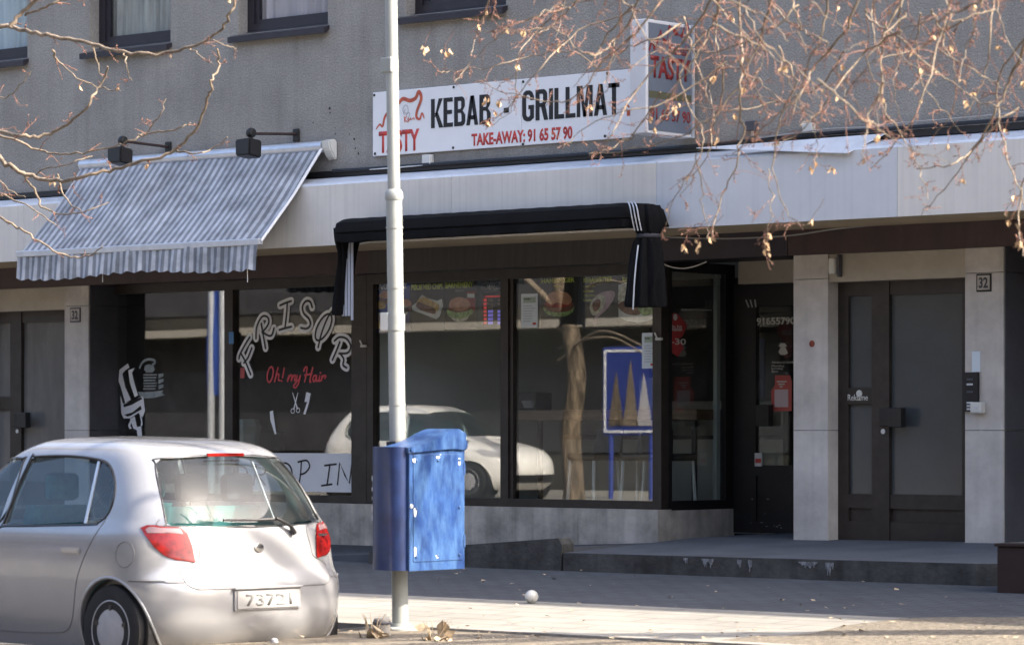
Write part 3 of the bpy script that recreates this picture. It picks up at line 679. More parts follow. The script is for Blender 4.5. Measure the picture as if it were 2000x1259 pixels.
for px in (203, 486):
    q = at(px, 545, AY); mb = MB(); mb.tube([(q[0], AY - .02, azf - .2), (q[0] + .004, AY - .02, q[2] - .03)], .004, 5); mb.build('pull_cord', M['boxw'], aw)

# ------------------------------------------------------------------ black hooped awning over the kebab shop
KY0, KY1 = FY - .004, -.86
kx_0 = at(672, 440, -.6)[0]; kx_1 = at(1272, 400, -.6)[0]
kzt = at(1000, 409, -.6)[2]; kzb = at(1000, 455, -.86)[2]
ka = thing('black_awning', ((kx_0 + kx_1) / 2, FY, kzt), 'black hooped awning folded up over the kebab shop window, cloth hanging at both ends', 'awning')
mb = MB()
n = 60
secs = []
for i in range(n + 1):
    u = i / n; x = kx_0 + (kx_1 - kx_0) * u; L_ = (kx_1 - kx_0)
    e = min(x - kx_0, kx_1 - x); k = 1 if e > .16 else math.sqrt(max(0, 1 - ((.16 - e) / .16) ** 2))
    top_ = kzb + (kzt - kzb) * (.15 + .85 * k) + .0015 * math.sin(i * 1.7); yf = KY0 + (KY1 - KY0) * (.35 + .65 * k)
    mid = kzb + .075
    prof = [(KY0, kzb + .03), (KY0, top_ - .01), (KY0 - .06, top_), (yf + .10, top_ - .012), (yf + .02, top_ - .05 * k), (yf, top_ - .11 * k), (yf - .006, mid + .012), (yf + .012, mid), (yf + .004, mid - .014), (yf + .01, kzb + .01 * math.sin(i * .9)), (yf + .06, kzb - .004)]
    secs.append([mb.bm.verts.new((x, y, z)) for y, z in prof])
for a, b_ in zip(secs, secs[1:]):
    m_ = len(a)
    for j in range(m_): mb.bm.faces.new((a[j], a[(j + 1) % m_], b_[(j + 1) % m_], b_[j]))
mb.bm.faces.new(secs[0]); mb.bm.faces.new(secs[-1][::-1])
mb.build('hood', M['cloth_blk'], ka, smooth=35)
def drape(cx, cy, spec, name, folds, ph):
    """hanging cloth: spec = (z, half width x, half width y, shift x)"""
    mb = MB(); n = 48; rings = []
    P = smooth_pts([(s[1], s[2], s[0]) for s in spec], 6); Sx = smooth_pts([(s[3], 0, s[0]) for s in spec], 6)
    for p, q in zip(P, Sx):
        ring = []
        for k in range(n):
            a = 2 * math.pi * k / n; fo = 1 + .16 * math.sin(folds * a + ph + p.z * 2) + .05 * math.sin(3 * a + p.z * 5)
            ring.append(mb.bm.verts.new((cx + q.x + p.x * math.cos(a) * fo, cy + p.y * math.sin(a) * fo, p.z)))
        rings.append(ring)
    for r0, r1 in zip(rings, rings[1:]):
        for k in range(n): mb.bm.faces.new((r0[k], r0[(k + 1) % n], r1[(k + 1) % n], r1[k]))
    mb.bm.faces.new(rings[0]); mb.bm.faces.new(rings[-1][::-1])
    return mb.build(name, M['cloth_blk'], ka, smooth=60)
DYc = -.66
q = at(1266, 460, DYc); zq = lambda py, px=1266: at(px, py, DYc)[2]
drape(q[0], DYc, [(zq(400), .07, .12, -.01), (zq(425), .095, .15, .0), (zq(450), .085, .12, 0), (zq(461), .075, .09, 0), (zq(475), .105, .11, -.005), (zq(520), .135, .14, -.01), (zq(560), .15, .15, -.02), (zq(590), .165, .15, -.03), (zq(599), .165, .14, -.03)], 'end_cloth', 9, .4)
for k, dx in enumerate((-.055, -.02, .015)):
    mb = MB(); mb.tube(smooth_pts([(q[0] + dx * .9 - .03, DYc - .17, zq(396)), (q[0] + dx + .01, DYc - .19, zq(405)), (q[0] + dx + .03, DYc - .19, zq(425)), (q[0] + dx + .03, DYc - .15, zq(452))], 4), .006, 5); mb.build('piping', M['alu'], ka)
mb = MB(); mb.tube(smooth_pts([(q[0] - .005, DYc - .13, zq(480)), (q[0] - .012, DYc - .165, zq(540)), (q[0] - .02, DYc - .18, zq(605))], 4), .007, 5); mb.build('piping', M['alu'], ka)
mb = MB(); mb.lathe([(.09, -.02), (.10, -.008), (.10, .008), (.09, .02)], (q[0], DYc, zq(461)), 'z', 24)
for v in mb.bm.verts: v.co.y = DYc + (v.co.y - DYc) * 1.1
mb.build('tie', mat('dark_grey_tie', (.035, .035, .045), .7), ka, smooth=60)
q = at(676, 500, DYc); zq = lambda py, px=680: at(px, py, DYc)[2]
drape(q[0], DYc, [(zq(445), .12, .13, .03), (zq(470), .085, .12, .01), (zq(500), .055, .1, .01), (zq(540), .06, .09, -.015), (zq(590), .075, .09, -.045), (zq(615), .08, .08, -.06)], 'end_cloth', 7, 1.2)
q2 = at(692, 550, DYc + .05)
for k in range(4):
    x = q2[0] - .05 + k * .034; mb = MB(); mb.box(x - .016 + .003, x + .016 - .003, DYc - .05 + .004 * k, DYc - .042 + .004 * k, zq(617) - .01 * (k == 3) * 4, zq(505) + .14 * (k > 1)); mb.build('folded_strip', mat('pale_grey_strip', (.42, .44, .50), .6) if k == 0 else bpy.data.materials['pale_grey_strip'], ka)

# ------------------------------------------------------------------ flood lamps over the grey awning
for px0, py0, px1, py1, lab in ((328, 287, 246, 276, 'black flood lamp partly behind pale branches over the left part of the striped awning'), (578, 262, 494, 261, 'black flood lamp on a straight wall arm above the right part of the awning')):
    a = at(px0, py0, -.02); Yh = -.60; b_ = at(px1, py1, Yh)
    b_ = (a[0], Yh, b_[2])
    lt = thing('flood_lamp', (a[0], 0, a[2]), lab, 'lamp', 'flood lamps above the awning')
    mb = MB(); mb.box(a[0] - .035, a[0] + .035, -.03, -.002, a[2] - .07, a[2] + .05, .005); mb.build('wall_plate', M['black'], lt)
    mb = MB(); mb.tube([(a[0], -.02, a[2]), b_], .014, 8); mb.build('arm', mat('rust_brown_arm', (.035, .020, .018), .6) if 'rust_brown_arm' not in bpy.data.materials else bpy.data.materials['rust_brown_arm'], lt)
    mb = MB(); mb.lathe([(0, -.045), (.04, -.03), (.05, 0), (.04, .03), (0, .045)], (b_[0], Yh - .02, b_[2] + .005), 'x', 16); mb.tube([(b_[0], Yh - .02, b_[2]), (b_[0], Yh - .03, b_[2] - .08)], .02, 8); mb.build('knuckle', M['black'], lt, smooth=50)
    mb = MB(); z = b_[2] - .06; r = -.0 if px0 < 400 else .06
    mb.prism([(b_[0] - .10, Yh - .14, z), (b_[0] + .10, Yh - .14, z + r * .2), (b_[0] + .105, Yh - .15, z - .155), (b_[0] - .085, Yh - .15, z - .155)], (0, .17, -.02)); bmesh.ops.bevel(mb.bm, geom=list(mb.bm.edges), offset=.014, segments=2, affect='EDGES'); mb.build('lamp_head', M['black'], lt, smooth=40)
    mb = MB(); mb.tube(smooth_pts([(a[0] + .005, -.015, a[2] - .06), (a[0], -.012, a[2] - .2), (a[0] + .01, -.012, a[2] - .3)], 3), .006, 5); mb.build('cable', M['cable'], lt)

# junction boxes and cables along the fascia
for px, py, lab in ((836, 311, 'small white junction box just below the long white sign'), (1580, 250, 'small white junction box right of the projecting light box, behind twigs'), (1468, 246, 'small grey junction box low on the wall nearest the projecting light box')):
    q = at(px, py, -.03); mb = MB(); mb.box(q[0] - .052, q[0] + .052, -.06, -.002, q[2] - .045, q[2] + .04, .008)
    bt = thing('junction_box', (q[0], 0, q[2]), lab, 'junction box', 'junction boxes on the wall'); mb.build('casing', M['boxw'] if px != 1468 else M['slate'], bt)
    mb = MB(); mb.tube([(q[0] + .01, -.03, q[2] - .04), (q[0] + .01, -.03, q[2] - .085)], .012, 8); mb.build('gland', M['boxw'], bt)
def cable(pts, r, m, lab, Y):
    mb = MB(); mb.tube(smooth_pts([(*at(x, y, Y)[:1], Y + random.uniform(-.004, .004), at(x, y, Y)[2]) for x, y in pts], 6), r, 6); tag(mb.build('cable', M[m], None), lab, 'cable', 'cables on the facade')
cable([(722, 331), (780, 327), (836, 321), (838, 316)], .006, 'boxw', 'short white cable running left from the junction box below the long sign', -.07)
cable([(650, 334), (760, 327), (900, 317), (1100, 304), (1350, 286), (1500, 272), (1600, 262), (1800, 247), (2010, 231)], .017, 'black', 'thick black cable lying along the top edge of the white fascia', -.06)
cable([(1480, 270), (1540, 262), (1620, 252), (1700, 248), (1760, 240), (1860, 232), (2010, 218)], .007, 'cable', 'thin grey cable sagging along the wall above the right half of the fascia', -.07)
cable([(1285, 462), (1400, 466), (1500, 463), (1560, 458), (1640, 446), (1760, 436), (2010, 420)], .008, 'cable', 'pale cable strung along the top of the dark beam over the doors', .53)
cable([(1290, 512), (1310, 521), (1335, 524), (1360, 519), (1380, 511)], .006, 'boxw', 'loose loop of white cable hanging under the beam beside the black awning', .56)
# house numbers, intercom, camera
def plate(px0, px1, py0, py1, Y, lab, m):
    a, b_ = at(px0, py0, Y), at(px1, py1, Y); h = thing('house_number', (a[0], Y, b_[2]), lab, 'house number', 'house number plates')
    mb = MB(); mb.box(a[0], b_[0], Y - .012, Y, b_[2], a[2], .004); mb.build('plate', M['txtblack'] if m else M['slate'], h)
    mb = MB(); mb.box(a[0] + .012, b_[0] - .012, Y - .0145, Y - .011, b_[2] + .014, a[2] - .014); mb.build('field', M['basewall'], h)
    w_ = b_[0] - a[0]; hh = a[2] - b_[2]; text('digits', '32', a[0] + w_ * .2, b_[0] - w_ * .2, b_[2] + hh * .2, a[2] - hh * .2, Y - .015, M['slate'], h, bold=.03)
plate(1908, 1937, 535, 569, .569, 'black framed house number 32 on the stone column by the intercom', 1)
plate(138, 158, 601, 629, .569, 'faded house number 32 on the stone column left of the hairdresser', 0)
a, b_ = at(1883, 727, .565), at(1913, 803, .565); it = thing('intercom', (a[0], .57, b_[2]), 'black intercom panel with buttons on the right stone column', 'intercom')
mb = MB(); mb.box(a[0], b_[0], .535, .568, b_[2], a[2], .004); mb.build('panel', M['txtblack'], it)
for k, (u, v) in enumerate(((.5, .82), (.5, .69), (.5, .5), (.5, .22), (.5, .14), (.5, .06))):
    mb = MB(); x = a[0] + (b_[0] - a[0]) * u; z = b_[2] + (a[2] - b_[2]) * v; mb.box(x - .03, x + .03, .532, .536, z - .008, z + .008, .002); mb.build('button', M['slate'] if k in (0, 2) else M['alu'], it)
a, b_ = at(1903, 785, .56), at(1925, 807, .56); kl = thing('key_box', (a[0], .57, b_[2]), 'small white square key box mounted beside the black intercom', 'key box')
mb = MB(); mb.box(a[0], b_[0], .49, .568, b_[2], a[2], .012); mb.build('casing', M['boxw'], kl); mb = MB(); x = (a[0] + b_[0]) / 2; z = (a[2] + b_[2]) / 2; mb.box(x - .02, x + .02, .487, .491, z - .012, z + .012); mb.build('keyhole_cover', M['alu'], kl)
a, b_ = at(1898, 686, .565), at(1914, 726, .565); mb = MB(); mb.box(a[0], b_[0], .566, .569, b_[2], a[2]); tag(mb.build('paper_note', M['paper']), 'narrow pale paper note taped above the intercom panel', 'note')
a = at(1634, 518, .58); sn = thing('motion_sensor', (a[0], .59, a[2]), 'small beige sensor under the lintel between column and entrance door', 'sensor')
mb = MB(); mb.box(a[0] - .035, a[0] + .03, .50, .589, a[2] - .075, a[2] + .06, .012); mb.build('housing', M['boxw'], sn); mb = MB(); mb.box(a[0] + .034, a[0] + .055, .53, .589, a[2] - .10, a[2] + .09, .006); mb.build('bracket', M['slate'], sn)
q = at(1586, 671, .569); mb = MB(); mb.lathe([(.0, -.002), (.03, -.002), (.028, 0)], (q[0], .569, q[2]), 'y', 9); tag(mb.build('sticker', mat('rust_red_sticker', (.30, .07, .04), .8, var=.5, vscale=40)), 'small torn rust red sticker on the stone column by the kebab shop door', 'sticker')
# ------------------------------------------------------------------ lettering and stickers on the glass
LY = GY - .006
OUT, INN = LY - .001, LY - .006
z4 = lambda x, y: (575 + (440 + x * .2383 - 575) * .965, 560 + y * .2383)
strokes = {
 'F': [[(96, 588), (108, 548), (150, 470), (188, 412)], [(112, 545), (150, 612), (195, 718)], [(138, 622), (172, 580), (205, 500)]],
 'R': [[(285, 300), (300, 380), (322, 502)], [(240, 422), (246, 330), (290, 246), (335, 245), (350, 285), (330, 330), (292, 372)], [(298, 368), (330, 392), (372, 398), (394, 338)]],
 'I': [[(506, 125), (500, 220), (486, 340)], [(445, 152), (492, 132), (540, 116)], [(440, 352), (490, 338), (542, 326)]],
 'S': [[(718, 168), (700, 122), (664, 118), (636, 160), (645, 215), (690, 262), (702, 308), (672, 342), (622, 336)]],
 'O': [[(815 + 66 * math.cos(a) * .94 - 112 * math.sin(a) * .30, 330 + 66 * math.cos(a) * .30 * -1 - 112 * math.sin(a) * -.95) for a in [2 * math.pi * k / 20 for k in range(21)]], [(892, 192), (850, 250), (800, 370), (768, 495)]],
 'R2': [[(952, 452), (925, 520), (890, 598)], [(908, 442), (950, 412), (1010, 425), (1046, 485), (1020, 540), (948, 545)], [(955, 545), (985, 590), (980, 640), (1010, 662)]],
}
for k, st in strokes.items():
    lab = {'F': 'letter F', 'R': 'first letter R', 'I': 'letter I', 'S': 'letter S', 'O': 'letter Ø', 'R2': 'last letter R'}[k]
    where = {'F': 'at the left foot of the arc', 'R': 'between the F and the I', 'I': 'atop the arc', 'S': 'at the top of the arc', 'O': 'with its slash', 'R2': 'at the right foot of the arc'}[k]
    c0 = at(*z4(*st[0][0]), OUT)
    lt = thing('window_letter', c0, f'white outlined {lab} {where} on the hairdresser window', 'letter', 'letters of the arched word on the hairdresser window')
    o, i = MB(), MB()
    for s in st:
        P = smooth_pts([at(*z4(*p), OUT) for p in s], 5); ribbon(o, P, .080); o.bm.verts.ensure_lookup_table()
        P = smooth_pts([at(*z4(*p), INN) for p in s], 5); ribbon(i, P, .021)
    if k == 'O': pass
    o.build('outline', M['txtwhite'], lt); i.build('inside', M['txtblack'], lt)
scr = {
 'O': [[(362 + 24 * math.cos(a) - 14 * math.sin(a) * -1 * .7, 718 - 62 * math.sin(a)) for a in [2 * math.pi * q / 16 for q in range(17)]]],
 'h': [[(400, 775), (412, 720), (428, 662)], [(402, 770), (415, 725), (436, 715), (432, 760), (446, 766)]],
 'excl': [[(480, 668), (466, 742)], [(459, 768), (460, 772)]],
 'm': [[(508, 772), (522, 722), (511, 772), (530, 728), (546, 724), (540, 770), (560, 728), (576, 726), (568, 766), (582, 762)]],
 'y': [[(592, 724), (586, 764), (604, 762), (620, 722), (602, 790), (576, 826), (560, 812), (588, 776)]],
 'H': [[(648, 688), (656, 664), (676, 664), (656, 776)], [(722, 662), (697, 770), (706, 776)], [(654, 722), (715, 712)]],
 'a': [[(756, 728), (734, 728), (724, 760), (736, 774), (756, 736), (754, 770), (768, 766)]],
 'i': [[(782, 730), (775, 770), (788, 766)], [(788, 703), (789, 706)]],
 'r': [[(802, 728), (794, 774), (802, 742), (820, 726), (834, 732), (824, 748)]],
}
hl = thing('slogan_lettering', at(*z4(340, 720), OUT), 'red script lettering Oh! my Hair on the hairdresser window', 'lettering')
for k, st in scr.items():
    mb = MB()
    for s in st: ribbon(mb, smooth_pts([at(*z4(*p), OUT) for p in s], 5), .019)
    mb.build('script_letter', mat('red_vinyl', (.62, .06, .075), .5) if 'red_vinyl' not in bpy.data.materials else bpy.data.materials['red_vinyl'], hl)
sc = MB()
P = lambda pts: [at(*z4(*p), OUT) for p in pts]
ribbon(sc, P([(552, 868), (592, 998)]), [.008, .018]); ribbon(sc, P([(596, 868), (562, 1000)]), [.008, .018])
for cx, cy in ((553, 1016), (598, 1010)): ribbon(sc, [at(*z4(cx + 15 * math.cos(a), cy + 19 * math.sin(a)), OUT) for a in [2 * math.pi * k / 14 for k in range(14)]], .008, closed=True)
tag(sc.build('scissors_decal', M['txtwhite']), 'white scissors decal under the red script on the hairdresser window', 'decal')
sc = MB(); flat(sc, P2([z4(*p) for p in ((668, 862), (704, 872), (692, 940), (652, 942))], OUT), OUT); flat(sc, P2([z4(*p) for p in ((676, 938), (692, 942), (660, 1044), (642, 1040))], OUT), OUT); tag(sc.build('comb_decal', M['txtwhite']), 'white comb decal beside the scissors on the hairdresser window', 'decal')
sc = MB(); flat(sc, P2([z4(*p) for p in ((358, 1020), (384, 1012), (398, 1110), (412, 1200), (400, 1208), (362, 1090))], OUT), OUT); tag(sc.build('comb_decal', M['txtwhite']), 'slanted white blade decal low on the hairdresser window, near the white banner', 'decal')
# trade emblem at the left edge of the first pane
z6 = lambda x, y: (220 + x * .143, 680 + y * .143)
em = thing('emblem_decal', at(*z6(250, 900), OUT), 'white clipper emblem with a slanted striped ribbon at the left edge of the salon window', 'decal')
def pol(pts, m, name, Y=OUT, par=em):
    mb = MB(); flat(mb, P2([z6(*p) for p in pts], Y), Y); mb.build(name, M[m], par)
pol([(80, 445), (92, 292), (208, 205), (228, 262), (170, 300), (140, 335), (135, 360), (170, 520), (248, 700), (172, 745), (105, 510)], 'txtwhite', 'clipper_side')
pol([(212, 300), (300, 265), (262, 335), (290, 450), (345, 640), (300, 665), (235, 470)], 'txtwhite', 'clipper_edge')
pol([(105, 640), (140, 755), (270, 722), (415, 640), (442, 850), (405, 945), (350, 880), (240, 955), (150, 955), (118, 890)], 'txtwhite', 'ribbon')
pol([(145, 765), (255, 722), (388, 662), (402, 690), (255, 772), (152, 802)], 'txtblack', 'ribbon_band', OUT - .002)
pol([(160, 905), (270, 872), (380, 782), (396, 830), (250, 915), (200, 930)], 'txtblack', 'ribbon_band', OUT - .002)
pol([(235, 965), (300, 925), (330, 1070), (390, 1062), (402, 1240), (345, 1240), (330, 1115), (282, 1092)], 'txtwhite', 'clipper_tail')
pol([(210, 1050), (240, 985), (256, 1000), (240, 1060), (262, 1090), (230, 1100)], 'txtwhite', 'clipper_hook')
pol([(366, 890), (400, 960), (408, 1040), (380, 1080), (388, 1000)], 'txtwhite', 'clipper_hook')
M['gvin'] = mat('grey_vinyl', (.30, .34, .34), .6, var=.3, vscale=20)
bd = thing('round_decal', at(*z6(540, 600), OUT), 'pale grey badge decal with text lines and a ribbon, right of the clipper emblem', 'decal')
mb = MB(); ribbon(mb, smooth_pts([at(*z6(*p), OUT) for p in ((370, 262), (400, 200), (450, 160), (510, 148), (570, 165), (575, 200), (545, 225))], 4), .026); mb.build('arc', M['gvin'], bd)
pol([(440, 235), (500, 215), (560, 240), (575, 290), (540, 330), (460, 330), (430, 290)], 'gvin', 'face_print', OUT, bd)
for k in range(6):
    y = 362 + k * 38; mb = MB(); a, b_ = at(*z6(425 - 6 * (k % 2), y), OUT), at(*z6(605 - 10 * (k % 3), y - 3), OUT); mb.box(a[0], b_[0], OUT - .0015, OUT, a[2] - .007, a[2] + .007); mb.build('text_line', M['gvin'], bd)
for k in range(3): pol([(625, 350 + k * 75), (692, 340 + k * 75), (692, 380 + k * 75), (625, 410 + k * 75)], 'gvin', 'stripe', OUT, bd)
pol([(350, 590), (420, 596), (560, 590), (690, 572), (672, 602), (706, 640), (560, 676), (440, 680), (360, 640)], 'gvin', 'badge_ribbon', OUT, bd)
# white DROP IN banner along the foot of the second pane
zb1 = lambda x, y: (x * .35, 819 + y * .35)
a, b_ = at(467, 883, LY), at(692, 961, LY)
bn = thing('paper_banner', (a[0], LY, b_[2]), 'white paper banner with handwritten black DROP IN at the foot of the hairdresser window', 'banner')
mb = MB(); mb.box(a[0], b_[0], LY - .002, LY, at(620, 960, LY)[2], at(620, 884.5, LY)[2]); mb.build('paper', M['white'], bn)
lets = [('D', [[(1320, 250), (1305, 365)], [(1305, 255), (1370, 270), (1375, 340), (1300, 368)]]), ('R', [[(1430, 250), (1415, 365)], [(1420, 250), (1480, 255), (1475, 300), (1425, 310)], [(1440, 310), (1480, 365)]]),
 ('O', [[(1590 + 40 * math.cos(q), 300 + 58 * math.sin(q)) for q in [2 * math.pi * k / 16 for k in range(17)]]]),
 ('P', [[(1682, 232), (1678, 300), (1668, 362)], [(1664, 236), (1712, 228), (1728, 262), (1705, 295), (1676, 306)]]), ('I', [[(1842, 250), (1826, 364)], [(1812, 256), (1876, 248)], [(1795, 368), (1852, 360)]]), ('N', [[(1884, 362), (1896, 240), (1925, 310), (1950, 356), (1966, 234)]])]
for k, st in lets:
    mb = MB()
    for s in st: ribbon(mb, smooth_pts([at(*zb1(*p), LY - .0025) for p in s], 5) if k != 'N' else [Vector(at(*zb1(*p), LY - .0025)) for p in s], .019)
    mb.build('handwritten_letter', M['txtblack'], bn)
# small labels on frames
for px0, px1, py0, py1, c1, lab in ((447, 456, 648, 671, (.10, .28, .55), 'small blue sticker on the mullion between the salon panes'), (463, 471, 718, 738, (.5, .1, .1), 'small red and white sticker under the letter F'), (687, 693, 714, 736, (.5, .12, .12), 'small red and white sticker at the right edge of the salon window')):
    a, b_ = at(px0, py0, GY - .055), at(px1, py1, GY - .055); mb = MB(); mb.box(a[0], b_[0], GY - .056, GY - .051, b_[2], a[2]) if px0 == 447 else mb.box(a[0], b_[0], LY - .002, LY, b_[2], a[2]); tag(mb.build('sticker', mat('sticker_colour', c1, .6)), lab, 'sticker')
for px, py, lab in ((712, 674, 'white hook on the dark frame between salon and kebab shop'), (1289, 660, 'white hook on the frame at the right end of the kebab window')):
    q = at(px, py, GY - .055); mb = MB(); mb.box(q[0] - .035, q[0] + .035, GY - .085, GY - .052, q[2] - .02, q[2] + .004, .006); mb.tube([(q[0] - .03, GY - .06, q[2]), (q[0] - .045, GY - .075, q[2] + .05)], .008, 6); tag(mb.build('hook', M['boxw']), lab, 'hook')

# ------------------------------------------------------------------ menu posters inside the kebab shop window
PYm = GY + .035
z7 = lambda x, y: (700 + x * .175, 520 + y * .175)
M['menu_blk'] = mat('charcoal_menu_poster', (.028, .028, .03), .6, var=.2, vscale=6)
M['menu_blue'] = mat('blue_menu_poster', (.06, .10, .38), .6, var=.7, vscale=3, stretch=(.2, 1, 2))
M['bun'] = mat('toasted_bun', (.72, .36, .24), .7, var=.35, vscale=14)
M['meat'] = mat('grilled_meat', (.24, .10, .07), .7, var=.6, vscale=22)
M['lettuce'] = mat('lettuce_green', (.34, .52, .20), .7, var=.7, vscale=26)
M['tray'] = mat('paper_tray', (.85, .88, .90), .7, var=.15, vscale=8)
M['fries'] = mat('golden_fries', (.78, .50, .16), .7, var=.5, vscale=30)
M['wrap'] = mat('pinkish_wrap', (.66, .48, .60), .7, var=.3, vscale=9)
M['sauce'] = mat('creamy_white_sauce', (.82, .78, .66), .7, var=.5, vscale=26)
M['tomato'] = mat('tomato_red', (.48, .06, .05), .7, var=.5, vscale=18)
def zpoly(par, name, pts, m, zf, Y, smooth=0):
    q = [zf(*p) for p in pts]
    pp = P2(q, Y)
    if smooth: pp = [(v.x, v.z) for v in smooth_pts([(x, 0, z) for x, z in pp], smooth, closed=True)]
    mb = MB(); flat(mb, pp, Y, .0012); return mb.build(name, M[m], par)
def poster(px0, px1, py0, py1, zf, Y, m, lab):
    (a0, a1), (b0, b1) = zf(px0, py0), zf(px1, py1); a, b_ = at(a0, a1, Y), at(b0, b1, Y)
    p = thing('menu_poster', (a[0], Y, b_[2]), lab, 'poster', 'menu posters in the kebab window'); mb = MB(); mb.box(a[0], b_[0], Y, Y + .004, b_[2], a[2]); mb.build('sheet', M[m], p); return p
Y1, Y2 = PYm - .003, PYm - .006
p = poster(160, 575, 158, 735, z7, PYm, 'menu_blue', 'blue menu poster with burgers, partly behind the white pole')
ptext('heading', 'BARNEMENY', *[v for v in (734, 553, 566)], 796, Y1, M['txtwhite'], p, bold=.02)
for dx, dy in ((0, 0), (230, 90)):
    zpoly(p, 'bun', [(235 + dx, 340 + dy), (245 + dx, 300 + dy), (290 + dx, 275 + dy), (345 + dx, 290 + dy), (360 + dx, 345 + dy), (300 + dx, 360 + dy)], 'bun', z7, Y1, 4)
    zpoly(p, 'patty', [(240 + dx, 350 + dy), (300 + dx, 372 + dy), (360 + dx, 350 + dy), (355 + dx, 400 + dy), (300 + dx, 420 + dy), (250 + dx, 400 + dy)], 'meat', z7, Y1, 3)
zpoly(p, 'fries', [(175, 465), (185, 410), (235, 385), (290, 415), (300, 460), (235, 475)], 'fries', z7, Y2, 3)
zpoly(p, 'fries', [(170, 690), (185, 635), (230, 610), (285, 640), (290, 685), (230, 695)], 'fries', z7, Y2, 3)
zpoly(p, 'cup', [(210, 520), (285, 520), (275, 690), (235, 640)], 'tray', z7, Y1)
zpoly(p, 'sausage', [(235, 600), (240, 545), (268, 530), (285, 560), (280, 615), (255, 640)], 'tomato', z7, Y2, 3)
zpoly(p, 'cup', [(505, 440), (555, 470), (545, 530), (505, 560)], 'tray', z7, Y1)
p = poster(580, 965, 170, 725, z7, PYm, 'menu_blk', 'charcoal menu poster headed PØLSE MED CHIPS with a sausage in a paper tray')
ptext('heading', 'PØLSE MED CHIPS', 804, 555.5, 566.5, 865, Y1, M['yellow'], p, bold=.02)
zpoly(p, 'tray', [(595, 445), (650, 400), (710, 315), (760, 350), (880, 385), (930, 362), (945, 440), (905, 560), (870, 590), (760, 545), (605, 490)], 'tray', z7, Y1)
zpoly(p, 'fries', [(650, 415), (680, 360), (740, 345), (850, 400), (905, 440), (860, 505), (720, 470)], 'fries', z7, Y2, 3)
zpoly(p, 'sausage', [(645, 430), (670, 395), (740, 425), (850, 470), (860, 520), (830, 530), (700, 490), (650, 455)], 'meat', z7, Y2 - .002, 3)
p = poster(970, 1325, 165, 690, z7, PYm, 'menu_blk', 'charcoal menu poster headed BARNEMENY with a hamburger and small drink')
ptext('heading', 'BARNEMENY', 870, 552, 563, 924, Y1, M['yellow'], p, bold=.02)
ptext('small_text', 'Ekstra', 890, 565.5, 569.5, 906, Y1, M['sauce'], p)
zpoly(p, 'drink', [(1212, 285), (1300, 285), (1300, 490), (1212, 490)], 'tomato', z7, Y1)
zpoly(p, 'drink_label', [(1215, 305), (1295, 305), (1295, 350), (1215, 350)], 'tray', z7, Y2)
zpoly(p, 'lettuce', [(985, 500), (1010, 460), (1120, 470), (1240, 470), (1285, 500), (1235, 555), (1150, 600), (1090, 605), (1040, 575), (1000, 545)], 'lettuce', z7, Y2, 3)
zpoly(p, 'patty', [(1005, 455), (1120, 480), (1245, 450), (1240, 490), (1120, 515), (1010, 490)], 'meat', z7, Y2 - .002, 3)
zpoly(p, 'bun', [(1012, 440), (1025, 385), (1080, 350), (1150, 345), (1215, 370), (1250, 425), (1215, 475), (1120, 495), (1030, 470)], 'bun', z7, Y2 - .004, 4)
zpoly(p, 'bun_base', [(1040, 570), (1130, 590), (1225, 560), (1200, 600), (1120, 618), (1060, 600)], 'sauce', z7, Y2 - .003, 3)
# OPEN sign and price board
a, b_ = at(940, 549, PYm), at(983, 571, PYm); op = thing('open_sign', (a[0], PYm, b_[2]), 'unlit OPEN sign with outlined grey letters at the top of the window', 'sign')
mb = MB(); mb.box(a[0], b_[0] + .06, PYm, PYm + .02, b_[2], a[2], .004); mb.build('backing', M['slate'], op)
ptext('lettering', 'OPEN', 940.5, 551.5, 566, 990, PYm - .002, M['alu'], op, bold=.05, shear=.2); ptext('lettering_core', 'OPEN', 941.5, 553, 564.5, 989, PYm - .0045, M['txtblack'], op, bold=-.005, shear=.2)
a, b_ = at(945, 576, PYm), at(983.5, 637, PYm); pb = thing('price_board', (a[0], PYm, b_[2]), 'lit price board with red and violet digits under the OPEN sign', 'sign')
mb = MB(); mb.box(a[0] - .02, b_[0], PYm, PYm + .02, b_[2] - .02, a[2] + .01, .003); mb.build('panel', M['txtblack'], pb)
lr = mat('red_digits', (.75, .05, .05), .5, emit=.12); lb = mat('violet_digits', (.22, .18, .85), .5, emit=.12); ld = mat('dull_brown_digits', (.16, .12, .09), .6)
text('heading', 'OPENINGHOURS'[:12], at(947, 0, Y1)[0], at(983, 0, Y1)[0], at(965, 580.5, Y1)[2], at(965, 577, Y1)[2], Y1, lr, pb, bold=.03)
for r_ in range(7):
    py = 586 + r_ * 7.4; q = at(945, py, Y1); mb = MB(); mb.box(q[0], q[0] + .035, Y1 - .002, Y1, q[2] - .012, q[2] + .012); mb.build('day_cell', lr, pb)
    for px in (953.5, 972):
        q = at(px, py, Y1); mb = MB()
        for k in range(4): mb.box(q[0] + k * .0155, q[0] + k * .0155 + .012, Y1 - .002, Y1, q[2] - .013, q[2] + .013)
        mb.build('hour_digits', lb if r_ > 2 else ld, pb)
